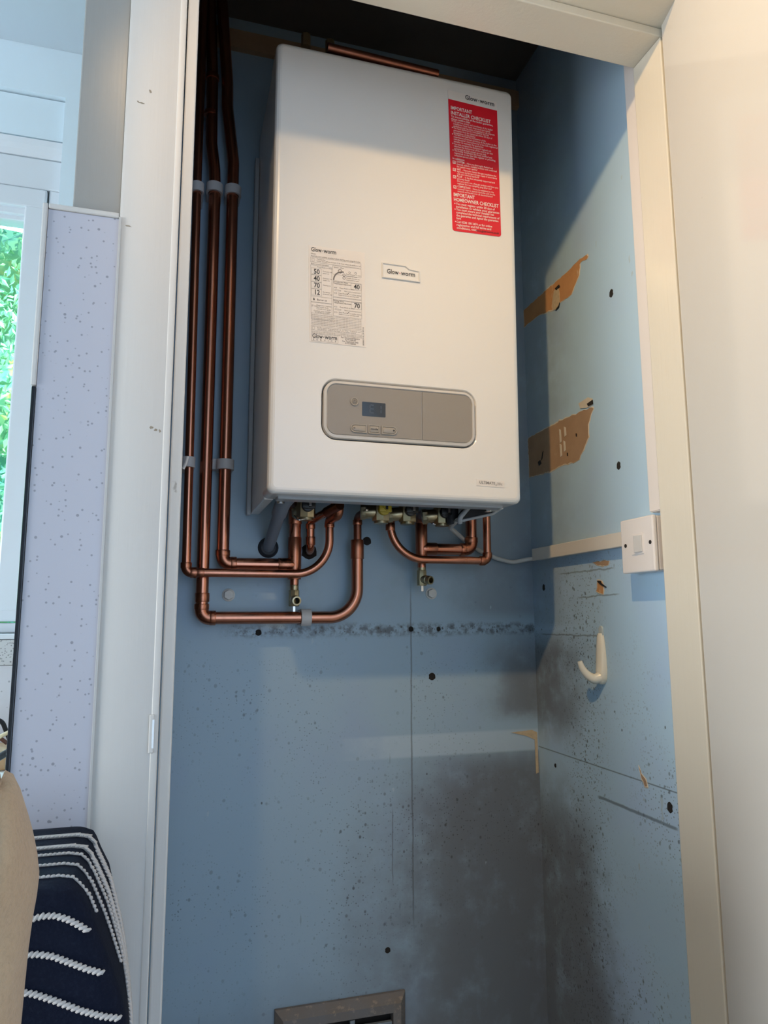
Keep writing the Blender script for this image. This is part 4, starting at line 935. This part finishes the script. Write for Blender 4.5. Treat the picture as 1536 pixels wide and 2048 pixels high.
# ---- old vent grille low on the back wall
vg = empty('vent_grille', (.18, 0, .47)); tag(vg, 'rusty painted metal vent grille low on the blue back wall', 'vent')
vx0, vx1, vz1, vz0 = .062, .292, .5475, .30; dpt = .020
bm = NB()
def vr(x0, x1, z0, z1, y): return [Vector((x0, y, z0)), Vector((x1, y, z0)), Vector((x1, y, z1)), Vector((x0, y, z1))]
ringface(bm, [vr(vx0, vx1, vz0, vz1, -.0003), vr(vx0, vx1, vz0, vz1, -.006), vr(vx0+.012, vx1-.012, vz0+.012, vz1-.012, -dpt), vr(vx0+.026, vx1-.026, vz0+.026, vz1-.026, -dpt), vr(vx0+.028, vx1-.028, vz0+.028, vz1-.028, -.008)], closelast=False)
P_('frame', bm, 'vent_metal', vg)
bm = NB()
for k in range(7): box(bm, vx0+.028, vx1-.028, -.019, -.012, vz0+.035+k*.027, vz0+.046+k*.027, .001)
box(bm, (vx0+vx1)/2+.012, (vx0+vx1)/2+.020, -.0195, -.010, vz0+.028, vz1-.028)
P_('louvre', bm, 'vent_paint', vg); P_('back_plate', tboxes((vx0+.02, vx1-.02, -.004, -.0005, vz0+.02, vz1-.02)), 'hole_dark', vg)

# ================================================================ BITS ON THE WORKTOP
wbp = at(0, 1492, .16)
bm = NB(); box(bm, -.62, -.392, .085, .23, ZW+.0005, ZW+.026, .003); tag(obj('wooden_board', bm, 'wood_board'), 'brown wooden board lying on the white worktop below the window', 'board')
def wire(name, pts, r, mat, label):
    bm = NB(); tube(bm, fillet([Vector(p) for p in pts], .015, 8), r, 10); tag(obj(name, bm, mat, smooth=True), label, 'wire')
zt = ZW+.0305
wire('loose_wire', [(-.52, .15, zt), (-.455, .15, zt+.012), (-.440, .15, zt+.05), (-.415, .15, zt+.045), (-.402, .155, zt+.012), (-.398, .16, zt+.002)], .004, 'cable_black', 'black looped wire on the wooden board by the window')
wire('loose_wire', [(-.50, .13, zt), (-.445, .135, zt+.004), (-.42, .13, zt+.024), (-.40, .13, zt+.008)], .0035, 'cable_brown', 'brown wire lying on the wooden board by the window')
wire('loose_wire', [(-.48, .11, zt), (-.435, .115, zt+.001), (-.41, .112, zt+.022), (-.395, .11, zt+.030)], .0035, 'cable_cream', 'cream wire lying on the wooden board by the window')
q0, q1 = at(-30, 1532, -.02), at(26, 1498, -.02)
wire('power_cord', [(q0.x-.1, -.02, ZW+.006), (q0.x, -.02, max(q0.z, ZW+.006)), (q1.x, -.02, q1.z), (q1.x+.05, -.02, q1.z+.03)], .0055, 'cable_black', 'thick black power cord rising over the worktop at the left edge')

# ================================================================ FABRICS AT LOWER LEFT
zt = 1.010
def slope_pt(u, v, z): return onZ(u, v, z)
# draped striped cloth: loft of rounded outlines widening downwards
def outline(z, xr_f, xr_b, yf, yb_, xl=-.40, n=8, r=.022):
    P = [(xl, yf), (xr_f-r, yf)]
    for k in range(1, n): a = math.radians(-90+90*k/n); P.append((xr_f-r+r*math.cos(a), yf+r+r*math.sin(a)))
    P += [(xr_f+(xr_b-xr_f)*t_, yf+r+(yb_-yf-2*r)*t_) for t_ in (.0, .25, .5, .75, 1)]
    for k in range(1, n): a = math.radians(90*k/n); P.append((xr_b-r+r*math.cos(a), yb_-r+r*math.sin(a)))
    P += [(xr_b-r, yb_), (xl, yb_)]
    return [Vector((p[0], p[1], z)) for p in P]
YFc, YBc = -.735, -.560
fr = lambda v, u: onY(u, v, YFc); bk = lambda v, u: onY(u, v, YBc)
lv = []
ft_ = onY(150, 1768, YFc); bt = onY(196, 1668, YBc); zt = (ft_.z+onY(130, 1650, YBc).z)/2
xf = [(zt, onY(152, 1772, YFc).x, onY(192, 1664, YBc).x)]
for v, uf, ub in ((1830, 177, 222), (1905, 210, 240), (1990, 238, 257), (2040, 247, 262), (2140, 262, 272)):
    z = onY(uf, v, YFc).z; xf.append((z, onY(uf, v, YFc).x, onZ(ub, v-90 if v < 1900 else v-60, z).x if False else None))
zs_ = [x[0] for x in xf]
def xb_at(z):                                 # silhouette of the back right edge
    T = [(196, 1668), (222, 1720), (238, 1800), (250, 1890), (258, 1970), (262, 2048), (266, 2150)]
    pr = [onY(u, v, YBc) for u, v in T]
    if z >= pr[0].z: return pr[0].x
    for a, b2 in zip(pr, pr[1:]):
        if b2.z <= z <= a.z: return a.x+(b2.x-a.x)*(a.z-z)/(a.z-b2.z)
    return pr[-1].x
def xf_at(z):
    pr = [onY(u, v, YFc) for u, v in ((152, 1772), (177, 1832), (210, 1912), (240, 1996), (249, 2040), (262, 2150))]
    if z >= pr[0].z: return pr[0].x
    for a, b2 in zip(pr, pr[1:]):
        if b2.z <= z <= a.z: return a.x+(b2.x-a.x)*(a.z-z)/(a.z-b2.z)
    return pr[-1].x
loops = []; zl = [zt-.004, zt-.010, zt-.020] + [zt-.035-.012*k for k in range(14)] + [zt-.26, zt-.34, zt-.42, zt-.50]
for i, d_ in ((0, .020), (1, .008), (2, .0025)):
    z = zt - (0, .0012, .005)[i]; o_ = outline(zt, xf_at(zt)-d_*.6, xb_at(zt)-d_, YFc+d_, YBc-d_, r=.014); loops.append([Vector((p.x, p.y, z)) for p in o_])
for k, z in enumerate(zl[1:]): loops.append(outline(z, xf_at(z), xb_at(z), YFc - .03*(zt-z), YBc, r=.014))
loops = loops[::-1]
bm = NB(); Ls = ringface(bm, loops)
cloth = obj('striped_cloth', bm, 'navy_cloth', smooth=True, sharp=60); tag(cloth, 'navy blue cloth with white rope-like stripes draped beside the laminate panel at lower left', 'cloth')
def rope(pts, w, normal_fn, name='rope_stripe', step=.0042):
    bm = NB(); L_ = 0; acc = 0; P = [Vector(p) for p in pts]; segs = []
    for a, b2 in zip(P, P[1:]):
        ln = (b2-a).length; t_ = acc
        while t_ < ln: segs.append((a.lerp(b2, t_/ln), (b2-a).normalized())); t_ += step
        acc = t_-ln
    tube(bm, [p+normal_fn(p)*.0002 for p in P], w*.24, 8)
    for c, tg in segs:
        n_ = normal_fn(c); s_ = n_.cross(tg).normalized(); d_ = (s_*.78 + tg*.80).normalized()
        M4 = Matrix((d_*w*.70, n_.cross(d_).normalized()*step*.46, n_*.0013)).transposed().to_4x4(); M4.translation = c+n_*.0006
        bmesh.ops.create_icosphere(bm, subdivisions=1, radius=1, matrix=M4)
    return obj(name, bm, 'cord_white', cloth, smooth=True, sharp=80)
nf = lambda c: Vector((.1, -1, .05)).normalized()
for (va, vb, vc, uc, ue) in ((1828, 1822, 1853, 120, 177), (1902, 1906, 1945, 120, 210), (1980, 1996, 2036, 120, 242)):
    def P3(u, v): p = onY(u, v, YFc); y = YFc-.03*(zt-p.z)-.0006; return onY(u, v, y)
    if ue == 177: C = [(-330, 1800), (-30, 1832), (62, 1838), (85, 1832), (110, 1831), (135, 1838), (158, 1850), (174, 1860)]
    elif ue == 210: C = [(-330, 1860), (-30, 1900), (52, 1910), (75, 1908), (105, 1912), (140, 1925), (175, 1938), (206, 1946)]
    else: C = [(-330, 1925), (-30, 1968), (44, 1984), (70, 1988), (110, 2001), (160, 2020), (205, 2032), (238, 2036)]
    rope([P3(u, v) for u, v in C], .0052, nf, step=.0034)
# stripes over the top and down the right side
def side_pt(t_, z):                           # point on the right side, t_ 0 front .. 1 back
    a, b2 = xf_at(z), xb_at(z); r = .014; y0_, y1_ = YFc-.03*(zt-z)+r, YBc-r
    return Vector((a+(b2-a)*t_+.0014, y0_+(y1_-y0_)*t_, z))
for t_, w, zend in ((.05, .0030, .03), (.24, .0032, .075), (.42, .0036, .12), (.56, .0075, .19), (.78, .0075, .20)):
    y = (YFc+.014)+(YBc-.014-YFc-.014)*t_; xe = xf_at(zt)+(xb_at(zt)-xf_at(zt))*t_
    pts = [Vector((-.36, y, zt+.0008)), Vector((xe-.014, y, zt+.0010)), Vector((xe-.0045, y, zt-.0008)), Vector((xe+.0006, y, zt-.006))]
    k = 0
    while .014+k*.012 < zend: pts.append(side_pt(t_, zt-.014-k*.012)); k += 1
    nn = lambda c: (Vector((0, 0, 1)) if c.z > zt-.001 else (Vector((.7, 0, .7)).normalized() if c.z > zt-.009 else Vector((.95, -.3, .05)).normalized()))
    rope(pts, w, nn, step=.0034)

# tan fabric in front, at the frame's left edge
YT = -.93
edge = [(6, 1556), (20, 1566), (34, 1592), (52, 1640), (64, 1682), (72, 1730), (74, 1765), (69, 1810), (61, 1860), (53, 1920), (47, 1980), (41, 2040), (34, 2110), (22, 2220), (10, 2350), (0, 2500), (-6, 2680)]
bm = NB(); loops = []
for i, (u, v) in enumerate(edge):
    p = onY(u, v, YT); xl = onY(-10, v, YT).x - .0
    xl = {0: onY(2, v, YT).x, 1: onY(-1, v, YT).x, 2: onY(-6, v, YT).x, 3: onY(-22, v, YT).x}.get(i, onY(-22, v, YT).x - .004*(i-3))
    cx_, rx = (p.x+xl)/2, (p.x-xl)/2; ry = min(.035, .006+.009*i)
    loops.append([Vector((cx_+rx*math.cos(a), YT+ry*math.sin(a)*(1+.12*math.sin(3*a+i)), p.z+.003*math.sin(2*a+i*.9))) for a in [2*PI*k/28 for k in range(28)]])
Ls = ringface(bm, loops); bm.faces.new(Ls[0])
tan = obj('tan_cloth', bm, 'tan_cloth', smooth=True, sharp=70); tag(tan, 'tan napped fabric hanging at the left edge in front of the striped navy cloth', 'cloth')
